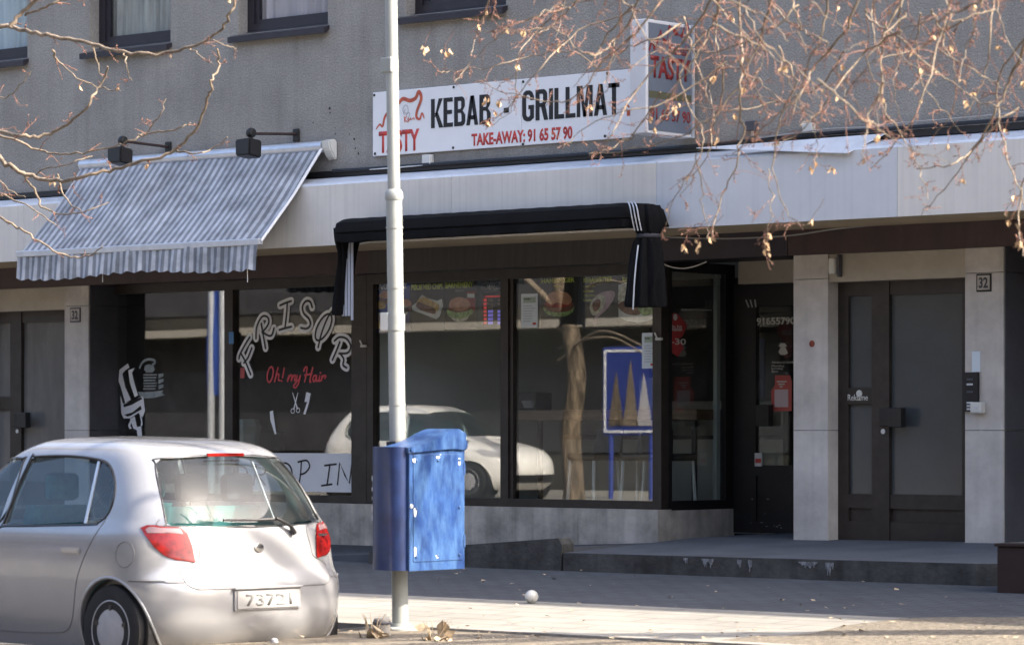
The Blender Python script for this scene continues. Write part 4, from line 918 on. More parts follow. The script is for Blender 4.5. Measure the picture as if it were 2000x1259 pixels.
# second pane
z8 = lambda x, y: (1000 + x * .15, 520 + y * .15)
p = poster(370, 905, 120, 800, z8, PYm, 'menu_blk', 'charcoal menu poster headed HAMBURGER with one large hamburger')
ptext('heading', 'HAMBURGER', 1058, 544, 553.5, 1122.5, Y1, M['yellow'], p, bold=.03); ptext('small_text', 'Meny', 1083, 557.5, 561, 1098, Y1, M['yellow'], p)
zpoly(p, 'lettuce', [(405, 530), (460, 560), (600, 590), (760, 560), (808, 520), (790, 590), (700, 645), (600, 655), (500, 640), (430, 600)], 'lettuce', z8, Y1, 3)
zpoly(p, 'patty', [(405, 480), (600, 470), (790, 470), (800, 530), (740, 580), (600, 600), (460, 575)], 'meat', z8, Y2, 3)
zpoly(p, 'tomato', [(430, 470), (560, 490), (720, 470), (760, 500), (640, 540), (470, 520)], 'tomato', z8, Y2 - .002, 3)
zpoly(p, 'bun', [(442, 460), (450, 390), (520, 335), (620, 325), (720, 350), (775, 420), (765, 475), (700, 500), (600, 470), (520, 490)], 'bun', z8, Y2 - .004, 4)
p = poster(910, 1380, 120, 800, z8, PYm, 'menu_blk', 'charcoal menu poster headed KEBABRETTER with a filled wrap')
ptext('heading', 'KEBABRETTER', 1140, 542.5, 552, 1196.5, Y1, M['yellow'], p, bold=.03)
for k, s in enumerate(('Kebab i pita', 'Rullekebab', 'Tallerken', 'Kebabboks')): ptext('small_text', s, 1140, 557.5 + k * 8.8, 562 + k * 8.8, 1163 - 3 * (k % 2), Y1, M['yellow'], p)
zpoly(p, 'wrap', [(1080, 400), (1200, 330), (1310, 320), (1340, 360), (1310, 450), (1230, 560), (1120, 660), (1090, 750), (1065, 745), (1080, 650), (1120, 560)], 'wrap', z8, Y1, 3)
zpoly(p, 'filling', [(1015, 500), (1060, 420), (1150, 375), (1215, 400), (1200, 500), (1150, 590), (1060, 640), (1020, 580)], 'sauce', z8, Y2, 3)
zpoly(p, 'meat', [(1050, 480), (1100, 430), (1150, 440), (1140, 540), (1080, 590), (1050, 540)], 'meat', z8, Y2 - .002, 3)
p = poster(1383, 1880, 120, 790, z8, PYm, 'menu_blk', 'charcoal menu poster headed BIFF with a plate of meat and fries behind the hanging cloth')
ptext('heading', 'BIFF', 1216, 541, 550, 1240, Y1, M['yellow'], p, bold=.03)
zpoly(p, 'plate', [(1386, 540), (1386, 240), (1560, 185), (1740, 240), (1865, 450), (1870, 665), (1760, 715), (1640, 732), (1500, 712), (1388, 665)], 'tray', z8, Y1)
zpoly(p, 'fries', [(1390, 470), (1395, 300), (1500, 220), (1620, 250), (1640, 400), (1500, 450)], 'sauce', z8, Y2, 3)
zpoly(p, 'steak', [(1388, 490), (1450, 450), (1560, 430), (1680, 490), (1690, 590), (1620, 635), (1470, 610), (1390, 540)], 'meat', z8, Y2 - .002, 3)
zpoly(p, 'salad', [(1620, 490), (1720, 480), (1850, 540), (1840, 610), (1720, 640), (1670, 600)], 'lettuce', z8, Y2 - .003, 3)
for px0, px1, py0, py1, lab in ((1018, 1050.5, 574, 639, 'white opening notice with a green head beside the HAMBURGER poster'), (1254, 1281, 650, 719, 'white paper notice at the right edge of the kebab window, above the stools')):
    a, b_ = at(px0, py0, LY), at(px1, py1, LY); t_ = thing('paper_notice', (a[0], LY, b_[2]), lab, 'notice', 'paper notices on the kebab window'); mb = MB(); mb.box(a[0], b_[0], LY - .002, LY, b_[2], a[2]); mb.build('sheet', M['paper'], t_)
    hh = a[2] - b_[2]; mb = MB(); mb.box(a[0] + .03, b_[0] - .025, LY - .0035, LY - .0015, a[2] - hh * .27, a[2] - hh * .1); mb.build('head_band', mat('pale_green_band', (.42, .52, .44), .7), t_)
    text('head_text', 'Smilefjes', a[0] + .035, a[0] + .035 + (b_[0] - a[0]) * .4, a[2] - hh * .19, a[2] - hh * .13, LY - .0036, M['slate'], t_)
    for k in range(7):
        mb = MB(); z = a[2] - hh * (.36 + .075 * k); mb.box(a[0] + .03, a[0] + .03 + (b_[0] - a[0]) * random.uniform(.4, .7), LY - .003, LY - .0015, z - .004, z + .004); mb.build('text_line', mat('pale_blue_grey_print', (.45, .53, .60), .7) if 'pale_blue_grey_print' not in bpy.data.materials else bpy.data.materials['pale_blue_grey_print'], t_)
    mb = MB(); mb.box(b_[0] - .06, b_[0] - .02, LY - .0035, LY - .0015, b_[2] + .025, b_[2] + .045); mb.build('stamp', M['red'], t_)
# back of the room: burger poster, bar shelf, stools, table
a, b_ = at(846, 652, 4.6), at(912, 802, 4.6)
wp = thing('wall_poster', (a[0], 4.6, b_[2]), 'large dark burger poster with price lines hanging inside the kebab shop', 'poster')
mb = MB(); mb.box(a[0], b_[0], 4.6, 4.62, b_[2], a[2]); mb.build('sheet', M['txtblack'], wp)
def w2(name, pts, m, Y): mb = MB(); flat(mb, [(v.x, v.z) for v in smooth_pts([at(x, y, Y) for x, y in pts], 3, closed=True)], Y); mb.build(name, M[m], wp)
w2('bun', [(872, 680), (880, 662), (900, 658), (908, 675), (906, 700), (885, 700)], 'bun', 4.597); w2('meat', [(850, 695), (872, 690), (905, 695), (906, 715), (885, 735), (860, 715)], 'meat', 4.594); w2('lettuce', [(868, 700), (900, 700), (900, 712), (872, 712)], 'lettuce', 4.591)
for k in range(6):
    mb = MB(); q = at(851, 662 + 9 * k, 4.597); mb.box(q[0], q[0] + .16, 4.595, 4.598, q[2] - .01, q[2] + .01); mb.build('text_line', M['slate'], wp)
FZ = .37
X = lambda px, Y: at(px, 800, Y)[0]
bs = thing('bar_table', (1.0 - 1.2, 1.9, FZ), 'long brown bar table on black legs inside the kebab shop window', 'table')
tz = at(1150, 800, 1.8)[2]
mb = MB(); mb.box(X(1000, 1.7), .90, 1.55, 2.05, tz - .10, tz, .006); mb.build('tabletop', mat('walnut_tabletop', (.16, .095, .05), .4, var=.4, vscale=4, stretch=(.6, 8, 8)), bs)
for x in (X(1000, 1.7) + .12, .82):
    for y in (1.62, 1.98): mb = MB(); mb.box(x - .02, x + .02, y - .02, y + .02, FZ, tz - .1); mb.build('leg', M['black'], bs)
st = thing('bar_stool', (0, 0, 0), '', '')
sz = at(1150, 884, 1.35)[2] - FZ
mb = MB(); mb.box(-.19, .19, -.18, .18, sz - .07, sz, .03); mb.build('seat', M['black'], st)
mb = MB(); mb.prism([(-.18, .16, sz), (.18, .16, sz), (.165, .20, sz + .22), (-.165, .20, sz + .22)], (0, .03, 0)); mb.build('backrest', M['black'], st)
for sx in (-1, 1):
    for sy in (-1, 1): mb = MB(); mb.tube([(sx * .16, sy * .15, sz - .07), (sx * .20, sy * .19, 0)], .016, 8); mb.build('leg', M['boxw'], st)
mb = MB(); mb.tube([(-.185, -.17, .28), (.185, -.17, .28), (.185, .17, .28), (-.185, .17, .28), (-.185, -.17, .28)], .011, 6); mb.build('footrest', M['alu'], st)
for k, (px, Y, lab) in enumerate(((1160, 1.32, 'black bar stool with white legs behind the middle of the right kebab pane'), (1262, 1.34, 'black bar stool with white legs by the right edge of the kebab pane'), (1306, 1.36, 'black bar stool with white legs seen through the narrow side window'))):
    o = st if k == 0 else copy_tree(st); o.location = (X(px, Y), Y, FZ); o.rotation_euler.z = R((-8, 12, 80)[k]); tag(o, lab, 'stool', 'bar stools in the kebab shop')
q = at(1040, 790, 1.8); cr = thing('card_terminal', (q[0], 1.8, tz), 'dark box shaped till standing on the bar table', 'till')
mb = MB(); mb.box(q[0] - .16, q[0] + .12, 1.7, 1.95, tz + .001, tz + .17, .01); mb.build('case', M['indark'], cr); mb = MB(); mb.prism([(q[0] - .02, 1.698, tz + .02), (q[0] + .10, 1.698, tz + .02), (q[0] + .11, 1.66, tz + .09), (q[0] - .02, 1.66, tz + .09)], (0, .03, .0)); mb.build('screen', M['alu'], cr)
ct = thing('counter', (X(900, 4), 4.0, FZ), 'pale serving counter across the back of the kebab shop', 'counter')
mb = MB(); mb.box(X(760, 4), 2.0, 3.9, 4.4, FZ, 1.45); mb.build('front', M['inwall'], ct); mb = MB(); mb.box(X(760, 4) - .03, 2.03, 3.86, 4.44, 1.451, 1.49); mb.build('worktop', M['slate'], ct)
pa = thing('partition', (X(1080, 5), 5.4, FZ), 'dark kitchen partition with a white lower half at the back of the kebab shop', 'partition')
mb = MB(); mb.box(X(1010, 5.3), 2.9, 5.3, 5.36, 1.85, 3.2); mb.build('upper_panel', M['indark'], pa); mb = MB(); mb.box(X(1180, 5.3), 2.9, 5.3, 5.36, FZ, 1.84); mb.build('lower_panel', M['inwall'], pa)
# salon furniture
for k, (px, Y, lab) in enumerate(((480, 2.6, 'turned away barber chair behind the second salon pane'), (300, 2.5, 'barber chair behind the first salon pane'))):
    x = X(px, Y); ch = thing('barber_chair', (x, Y, FZ), lab, 'chair', 'chairs in the salon')
    mb = MB(); mb.box(x - .28, x + .28, Y - .28, Y + .28, FZ + .48, FZ + .60, .04); mb.build('seat', M['slate'], ch); mb = MB(); mb.prism([(x - .26, Y + .2, FZ + .6), (x + .26, Y + .2, FZ + .6), (x + .23, Y + .3, FZ + 1.15), (x - .23, Y + .3, FZ + 1.15)], (0, .09, 0)); mb.build('backrest', M['slate'], ch)
    mb = MB(); mb.lathe([(.28, 0), (.28, .03), (.05, .05), (.05, .48)], (x, Y, FZ), 'z', 20); mb.build('base', M['alu'], ch, smooth=40)
tb = thing('display_stand', (X(475, 1.5), 1.5, FZ), 'faceted pale glass display stand behind the mullion of the salon window', 'stand')
mb = MB(); x = X(475, 1.5); zt = at(475, 818, 1.5)[2]; zbm = at(475, 900, 1.5)[2]
mb.lathe([(.13, FZ), (.15, zbm - .15), (.17, zt - .16), (.19, zt - .08), (.16, zt)], (x, 1.5, 0), 'z', 8); mb.build('body', mat('pale_green_glass', (.28, .36, .35), .25), tb)
# ------------------------------------------------------------------ stickers in the side window, shop door
XS = XC + .003                           # outer face of the side return
def yz(px, py):                          # photo point on the side return, X = XS
    u = (px - 1000) / FPX; d = (XS - CAM[0]) / (-SN + u * CS)
    return CAM[1] + d * (CS + u * SN), EYE + d * (840 - py) / FPX
XG = XC - .020
z9 = lambda x, y: (1280 + x * .1906, 580 + y * .1906)
def side(mb, pts, X=XG): mb.prism([(X, *yz(*z9(*p))) for p in pts], (.002, 0, 0))
M['dimred'] = mat('dull_red_sticker', (.42, .05, .05), .6, var=.15, vscale=8)
rs = thing('sticker', (XG, *yz(*z9(230, 400))), 'dull red double diamond sticker with white lettering on the narrow side window', 'sticker')
mb = MB(); side(mb, [(172, 190), (215, 160), (255, 175), (345, 290), (300, 400), (255, 430), (310, 520), (250, 610), (172, 560)]); mb.build('diamonds', M['dimred'], rs)
for k, (y, s) in enumerate(((300, 'Se hit'), (330, 'maten'), (470, '-30'))):
    a = yz(*z9(178, y + 14)); b_ = yz(*z9(292 if k < 2 else 330, y - 14 - 30 * (k == 2))); text('lettering', s, a[0], b_[0], a[1], b_[1], XG + .0025, M['boxw'], rs, bold=.01, axis='x')
mb = MB(); q = yz(*z9(222, 205)); mb.lathe([(.03, .0022), (.03, .004)], (XG, q[0], q[1]), 'x', 12); mb.build('dot', M['boxw'], rs)
mb = MB(); side(mb, [(285, 118), (600, 128), (600, 138), (285, 140)]); tag(mb.build('tape_strip', M['gvin'] if 'gvin' in M else M['greyline']), 'faint grey strip above the red sticker on the narrow side window', 'strip')
mb = MB(); side(mb, [(172, 820), (312, 820), (312, 1110), (172, 1110)], XG - .35); tag(mb.build('leaflet', M['paper']), 'pale blank board low behind the narrow side window, above the stool', 'board')
# shop door: number, emblem, small text, red sticker
DYg = DY + .018
z10 = lambda x, y: (1280 + x * .1906, 580 + y * .1906)
dl = thing('door_lettering', at(1478, 640, DYg), 'white phone number and small white print on the dark kebab shop door', 'lettering')
ptext('phone_number', '91655790', *z10(1038, 0)[:1], z10(0, 212)[1], z10(0, 288)[1], 1553, DYg, M['boxw'], dl, bold=.03)
mb = MB(); flat(mb, P2([z10(*p) for p in ((1265, 500), (1285, 472), (1325, 472), (1350, 500), (1330, 508), (1345, 540), (1358, 575), (1330, 592), (1280, 590), (1262, 560), (1285, 515))], DYg), DYg - .001); mb.build('cook_emblem', M['boxw'], dl)
for k, (y, x1, s) in enumerate(((668, 1420, 'ÅPNINGSTIDER'), (708, 1322, 'Mandag'), (735, 1308, 'Lørdag'), (762, 1255, 'Søn'))):
    ptext('small_print', s, z10(1192, 0)[0], z10(0, y - 14)[1], z10(0, y + 12)[1], z10(x1, 0)[0], DYg, M['boxw'], dl, bold=.02)
rd = thing('sticker', at(1508, 805, DYg), 'red rounded sticker with a white square on the kebab shop door', 'sticker')
mb = MB(); flat(mb, P2([z10(*p) for p in ((1225, 800), (1380, 800), (1398, 860), (1395, 1165), (1215, 1170), (1190, 1100), (1185, 960), (1225, 900))], DYg), DYg); mb.build('label', mat('coral_red_label', (.60, .13, .11), .6), rd)
mb = MB(); flat(mb, P2([z10(*p) for p in ((1222, 945), (1362, 945), (1362, 1125), (1222, 1125))], DYg), DYg - .002); mb.build('white_square', mat('pale_pink_square', (.72, .60, .62), .6), rd)
for k in range(3):
    mb = MB(); flat(mb, P2([z10(*p) for p in ((1245 + 14 * k, 858 + 26 * k), (1345 - 20 * k, 858 + 26 * k), (1345 - 20 * k, 872 + 26 * k), (1245 + 14 * k, 872 + 26 * k))], DYg), DYg - .002); mb.build('print_line', M['boxw'], rd)
a, b_ = at(1474, 884, DY - .003), at(1488, 910, DY - .003); ws = thing('sticker', a, 'small white and red warning sticker low on the kebab shop door', 'sticker'); mb = MB(); mb.box(a[0], b_[0], DY - .004, DY - .001, b_[2], a[2]); mb.build('label', M['boxw'], ws); mb = MB(); mb.box(a[0] + .008, b_[0] - .008, DY - .006, DY - .004, b_[2] + .03, b_[2] + .07); mb.build('red_band', M['red'], ws)
mb = MB(); a, b_ = at(1477, 660, DYg + .3), at(1492, 775, DYg + .3); mb.box(a[0], b_[0], DYg + .3, DYg + .32, b_[2], a[2]); tag(mb.build('wall_sign', mat('dim_blue_panel', (.06, .08, .22), .5)), 'narrow dim blue panel behind the glass of the kebab shop door', 'panel')
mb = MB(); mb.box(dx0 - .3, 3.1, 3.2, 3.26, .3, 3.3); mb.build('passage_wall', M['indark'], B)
mb = MB(); q = at(1454, 593, DY - .002)
for k in range(3): ribbon(mb, [(q[0] + .02 + k * .05, DY - .003, q[2] + .03), (q[0] + .05 + k * .04, DY - .003, q[2] - .03)], .016)
tag(mb.build('tape_mark', M['greyline']), 'faint grey tape marks at the top corner of the kebab shop door', 'mark')
# ------------------------------------------------------------------ white pole and blue litter bin
PYp = -6.22
def pzg(Y): return .215
b0 = at(782, 1238, PYp); base = (b0[0], PYp, .205)
po = thing('pole', base, 'white painted metal pole with clamps standing at the pavement edge before the kebab shop', 'pole')
tpx = at(764, 0, PYp)
def pp(py):                              # pole axis at photo height py
    z = EYE + (tpx[2] - EYE) * (840 - py) / 840
    k = (z - base[2]) / (tpx[2] - base[2]); return Vector((base[0] + (tpx[0] - base[0]) * k, PYp, z))
r0 = .0545; r1 = .042
mb = MB(); mb.tube([pp(1242), pp(560), pp(384)], [r0, r0 * .99, r0 * .98], 28); mb.build('lower_tube', M['pole'], po, smooth=40)
mb = MB(); mb.tube([pp(392), pp(388), pp(376), pp(370)], [r0 * 1.02, r0 * 1.14, r0 * 1.1, r1], 28); mb.build('collar', M['pole'], po, smooth=50)
mb = MB(); mb.tube([pp(374), pp(0), pp(-420)], [r1, r1 * .98, r1 * .9], 28); mb.build('upper_tube', M['pole'], po, smooth=40)
mb = MB(); c = pp(128); mb.box(c.x - .062, c.x + .035, PYp - .052, PYp + .03, c.z - .05, c.z + .05, .008); mb.build('clamp', M['pole'], po)
mb = MB(); c = pp(628); mb.box(c.x - .088, c.x - .02, PYp - .062, PYp + .02, c.z - .06, c.z + .06, .006); mb.build('bracket', M['boxw'], po)
mb = MB(); mb.tube([c - Vector((0, 0, .06)), c + Vector((0, 0, .05))], r0 + .006, 24); mb.build('clamp', M['pole'], po, smooth=40)
for py in (562, 790, 445):
    c = pp(py); mb = MB(); mb.tube([c - Vector((0, 0, .006)), c + Vector((0, 0, .006))], r0 + .003, 24); mb.build('band', M['pole'], po, smooth=40)
mb = MB(); c = pp(1239); mb.lathe([(.16, -.0), (.16, .02), (.075, .03), (.07, .05)], (c.x, PYp, .205), 'z', 20); mb.build('foot_plate', M['pole'], po, smooth=40)

bl = mat('worn_blue_paint', (.009, .038, .15), .42, var=.3, vscale=5); 
t, N, L, b = nodes_of(bl)                # flaked and bleached paint
src = b.inputs['Base Color'].links[0].from_socket
g = N('ShaderNodeNewGeometry'); n1 = N('ShaderNodeTexNoise'); n1.inputs['Scale'].default_value = 4.5; n1.inputs['Detail'].default_value = 10; n1.inputs['Roughness'].default_value = .75
mp = N('ShaderNodeMapping'); mp.inputs['Scale'].default_value = (2.5, 2.5, .8); L(g.outputs['Position'], mp.inputs[0]); L(mp.outputs[0], n1.inputs['Vector'])
r_ = N('ShaderNodeMapRange'); r_.inputs[1].default_value = .40; r_.inputs[2].default_value = .78; L(n1.outputs[0], r_.inputs[0])
mx = N('ShaderNodeMix'); mx.data_type = 'RGBA'; mx.inputs[7].default_value = (.075, .165, .33, 1); L(src, mx.inputs[6]); L(r_.outputs[0], mx.inputs[0])
sp = N('ShaderNodeSeparateXYZ'); L(g.outputs['Position'], sp.inputs[0])
n2 = N('ShaderNodeTexNoise'); n2.inputs['Scale'].default_value = 14; n2.inputs['Detail'].default_value = 8; L(g.outputs['Position'], n2.inputs['Vector'])
r3 = N('ShaderNodeMapRange'); r3.inputs[1].default_value = .735; r3.inputs[2].default_value = .75; L(n2.outputs[0], r3.inputs[0])
m3 = N('ShaderNodeMix'); m3.data_type = 'RGBA'; m3.inputs[7].default_value = (.62, .68, .72, 1); L(mx.outputs[2], m3.inputs[6]); L(r3.outputs[0], m3.inputs[0]); L(m3.outputs[2], b.inputs['Base Color'])
M['binblue'] = bl; M['binshade'] = mat('shade_darkened_bin_paint', (.014, .032, .115), .4, var=.35, vscale=6)  # body paint darker than the door: shade of the rounded side in the colour
# bin plan: flat door side facing +X, rounded body toward -X
BYn = PYp - .17
e0 = at(797, 1000, BYn - .09); fx_ = e0[0]; zb_ = at(797, 1112, BYn)[2]; zt_ = at(797, 872, BYn)[2]
Yn, Yf = BYn - .09, BYn - .09
def solve_y(X, px):
    u = (px - 1000) / FPX; d = (X - CAM[0]) / (-SN + u * CS); return CAM[1] + d * (CS + u * SN)
Yf = solve_y(fx_, 905)
hw = (Yf - Yn) / 2; yc = (Yf + Yn) / 2; dep = .46
bi = thing('litter_bin', (fx_ - .25, yc, zb_), 'worn blue metal litter bin with flaking paint fixed to the white pole', 'bin')
dep = .43; rc = .085
def bpt(a):                              # body outline, a from the far door edge round the back to the near corner
    h = hw if a > 0 else hw + rc
    return (fx_ - .012 - rc * (a < 0) * math.sin(-a) ** 6 - dep * math.cos(a) ** .9 if math.cos(a) > 0 else fx_ - .012 - rc * (a < 0), yc + h * math.sin(a) * .985)
out = [(fx_ - .012, Yf - .004)] + [bpt(a) for a in [math.pi / 2 - math.pi * k / 30 for k in range(31)]]
out += [(fx_ - .012 - rc + rc * math.sin(b_), Yn - rc * math.cos(b_) + .004) for b_ in [math.pi / 2 * k / 8 for k in range(1, 9)]]
mb = MB(); mb.prism([(x, y, zb_) for x, y in out], (0, 0, zt_ - zb_)); mb.build('body', M['binshade'], bi, smooth=30)
mb = MB(); mb.box(fx_ - .012, fx_ + .012, Yn, Yf, zb_ - .005, zt_ - .01, .004); mb.build('door', M['binblue'], bi)
mb = MB(); mb.box(fx_ + .0125, fx_ + .017, Yn + .035, Yf - .03, zb_ + .055, zt_ - .05, .002); dp = mb.build('door_panel', M['binblue'], bi)
for k in range(3):
    for j in (0, 1, 2):
        if k == 1 and j == 1: continue
        z = zb_ + .09 + (zt_ - zb_ - .18) * k / 2; y = Yn + .06 + (Yf - Yn - .12) * j / 2
        mb = MB(); mb.lathe([(.0, .010), (.009, .007), (.012, .0)], (fx_ + .017, y, z), 'x', 10); mb.build('rivet', M['binblue'], bi)
mb = MB()
for (y, z, w_, h) in ((Yn + .05, zb_ + .38, .016, .055), (Yn + .05, zb_ + .12, .012, .06), (Yf - .06, zt_ - .10, .014, .045), (Yn + .27, zb_ + .085, .02, .02), (Yn + .04, zt_ - .09, .02, .025), (yc, zt_ - .07, .025, .012)):
    c_ = [(fx_ + .0175, y + w_ * .75 * math.cos(a) * (1 + .3 * math.sin(3 * a)), z + h * .7 * math.sin(a) * (1 + .25 * math.cos(2 * a))) for a in [2 * math.pi * k / 10 for k in range(10)]]
    mb = MB(); mb.prism(c_, (.001, 0, 0)); mb.build('flaked_paint', M['white'], bi)
for (a, z, w_, h) in ((2.2, zb_ + .58, .020, .03), (2.42, zb_ + .60, .01, .018), (2.45, zb_ + .53, .01, .016), (2.4, zb_ + .40, .012, .02), (2.47, zb_ + .34, .008, .02), (2.43, zb_ + .47, .006, .012), (1.85, zb_ + .42, .018, .022)):
    ang = math.pi / 2 - a * 1.0
    x, y = bpt(ang)
    tx, ty = dep * math.sin(ang), (hw + rc) * math.cos(ang) * .985; l_ = math.hypot(tx, ty); tx, ty = tx / l_, ty / l_; nx, ny = -abs(ty), -abs(tx)
    c_ = [(x + tx * w_ * math.cos(q) + nx * .004, y + ty * w_ * math.cos(q) + ny * .004, z + h * math.sin(q) * (1 + .3 * math.cos(3 * q))) for q in [2 * math.pi * k / 9 for k in range(9)]]
    mb = MB(); mb.prism(c_, (nx * .001, ny * .001, 0)); mb.build('flaked_paint', M['white'], bi)
# hood: sheet bent over the top, low toward the street, high and rounded at the back
prof = smooth_pts([(0, Yn - .015, zt_ - .005), (0, Yn + (Yf - Yn) * .35, zt_ + .035), (0, Yn + (Yf - Yn) * .72, zt_ + .105), (0, Yn + (Yf - Yn) * .9, zt_ + .115), (0, Yf + .005, zt_ + .06), (0, Yf + .008, zt_ - .02)], 5)
low = smooth_pts([(0, Yn - .01, zt_ - .04), (0, Yn + (Yf - Yn) * .4, zt_ - .025), (0, Yn + (Yf - Yn) * .8, zt_ - .015), (0, Yf + .008, zt_ - .03)], 4)
mb = MB(); pr = [(fx_ - .24, p.y, p.z) for p in prof] + [(fx_ - .24, p.y, p.z) for p in low[::-1][1:]]
mb.prism(pr, (.27, 0, 0)); bmesh.ops.bevel(mb.bm, geom=[e for e in mb.bm.edges if abs((e.verts[0].co - e.verts[1].co).x) < .01 and max(e.verts[0].co.x, e.verts[1].co.x) > fx_], offset=.012, segments=2, affect='EDGES'); mb.build('hood', M['binblue'], bi, smooth=35)
mb = MB(); mb.box(fx_ - .34, fx_ - .25, yc - .12, yc + .1, zt_ + .001, zt_ + .035, .006); mb.build('opening_rim', M['black'], bi)
mb = MB(); mb.lathe([(.0, .008), (.013, .006), (.016, 0)], (fx_ + .0125, Yn + .018, zb_ + .42), 'x', 14); mb.build('lock', M['alu'], bi)
for zz in (.14, .62):
    mb = MB(); mb.tube([(fx_ + .008, Yf - .004, zb_ + zz), (fx_ + .008, Yf - .004, zb_ + zz + .08)], .011, 8); mb.build('hinge', M['binblue'], bi)

# stub, plants, dry leaves and a ball on the paving
q = at(746, 1240, -6.75); sb = thing('stub_post', (q[0], -6.75, .21), 'short grey sawn off post stub left of the white pole foot', 'post')
mb = MB(); zq = at(746, 1206, -6.75)[2]; mb.lathe([(.055, .2), (.055, zq - .01), (.045, zq)], (q[0], -6.75, 0), 'z', 18); mb.build('stub', M['kerb'], sb, smooth=30)
mb = MB(); mb.lathe([(.058, zq - .04), (.063, zq - .03), (.058, zq - .02)], (q[0], -6.75, 0), 'z', 18); mb.build('rim', M['slate'], sb)
M['dryleaf'] = mat('dry_beige_leaf', (.46, .36, .24), .9, var=.4, vscale=30)
def leafclump(cx, cy, z0, n, rx, h, lab):
    t_ = thing('dry_plant', (cx, cy, z0), lab, 'plant', 'dead plants round the pole')
    for k in range(n):
        a = random.uniform(0, 6.3); d = rx * math.sqrt(random.random()); x, y = cx + d * math.cos(a), cy + d * math.sin(a) * .7; z = z0 + h * random.random() ** 1.6
        s = random.uniform(.03, .065); u = Vector((random.gauss(0, 1), random.gauss(0, 1), random.gauss(0, .7))).normalized(); v = u.cross(Vector((random.gauss(0, 1), random.gauss(0, 1), 1))).normalized(); nn = u.cross(v)
        mb = MB(); c = Vector((x, y, z))
        mb.poly([c - u * s, c - u * .3 * s + v * s * .55 + nn * s * .2, c + u * s * .9 + nn * s * .4]); mb.poly([c - u * s, c + u * s * .9 + nn * s * .4, c - u * .2 * s - v * s * .5 + nn * s * .15]); mb.build('leaf', M['dryleaf'], t_)
    mb = MB()
    for k in range(5):
        a = random.uniform(0, 6.3); mb.tube([(cx + .02 * math.cos(a), cy + .02 * math.sin(a), z0 - .01), (cx + rx * .6 * math.cos(a), cy + rx * .5 * math.sin(a), z0 + h * .8), (cx + rx * math.cos(a), cy + rx * .8 * math.sin(a), z0 + h * 1.25)], [.004, .003, .0015], 5)
    mb.build('stems', M['dryleaf'], t_)
q = at(846, 1236, -6.9); leafclump(q[0], -6.9, .215, 26, .13, .10, 'clump of dry beige leaves right of the white pole foot')
q = at(728, 1243, -6.95); leafclump(q[0], -6.95, .215, 16, .09, .12, 'dry beige weed left of the stub post')
q = at(1038, 1170, -4.05); mb = MB(); r = .05; mb.lathe([(0, -r)] + [(r * math.sin(a), -r * math.cos(a)) for a in [math.pi * k / 10 for k in range(1, 10)]] + [(0, r)], (q[0], -4.05, gz(-4.05) + r * .95), 'z', 18); tag(mb.build('ball', mat('cloudy_white_ball', (.55, .55, .52), .25, var=.3, vscale=25), None, smooth=60), 'cloudy white ball lying on the paving at the shadow edge', 'ball')
# planter at the right end of the platform
a = at(1978, 1065, -1.5); pl_ = thing('planter', (a[0], -1.5, .35), 'dark reddish brown planter box at the right end of the platform', 'planter')
zt = a[2]; mb = MB(); mb.box(a[0], a[0] + .9, -1.72, -1.2, .30, zt, .01); mb.build('trough', M['plum'], pl_); mb = MB(); mb.box(a[0] - .015, a[0] + .915, -1.735, -1.185, zt + .001, zt + .025, .004); mb.build('rim', M['plum'], pl_); mb = MB(); mb.box(a[0] + .03, a[0] + .87, -1.69, -1.23, zt + .026, zt + .028); mb.build('soil', M['conc'], pl_)

# scattered dry leaves and grit on the ground
mb = MB()
for k in range(260):
    px, py = random.uniform(560, 2010), random.choice((random.uniform(1100, 1262), random.gauss(1238, 10)))
    x, y = ground_at(px, min(py, 1262)); z = max(gz(y), .215) + .010; s_ = random.uniform(.006, .028); a = random.uniform(0, 6.3)
    pts = [(x + s_ * math.cos(a + q), y + s_ * .7 * math.sin(a + q), z + random.uniform(0, s_ * .6)) for q in (0, 1.6, 3.1, 4.6)]
    mb.poly(pts[:3]); mb.poly([pts[0], pts[2], pts[3]])
tag(mb.build('leaf_litter', M['dryleaf']), 'scattered small dry leaves and grit on the paving', 'litter', kind='stuff')
# ------------------------------------------------------------------ hatchback cars
def curve(pts):
    xs = [p[0] for p in pts]; ys = [p[1] for p in pts]; n = len(xs)
    d = [(ys[i + 1] - ys[i]) / (xs[i + 1] - xs[i]) for i in range(n - 1)]; m = [0] * n
    m[0], m[-1] = d[0], d[-1]
    for i in range(1, n - 1): m[i] = 0 if d[i - 1] * d[i] <= 0 else 2 * d[i - 1] * d[i] / (d[i - 1] + d[i])
    def f(x):
        x = max(xs[0], min(xs[-1], x)); i = 0
        while i < n - 2 and x > xs[i + 1]: i += 1
        h = xs[i + 1] - xs[i]; t_ = (x - xs[i]) / h
        return (2 * t_ ** 3 - 3 * t_ * t_ + 1) * ys[i] + (t_ ** 3 - 2 * t_ * t_ + t_) * h * m[i] + (-2 * t_ ** 3 + 3 * t_ * t_) * ys[i + 1] + (t_ ** 3 - t_ * t_) * h * m[i + 1]
    return f
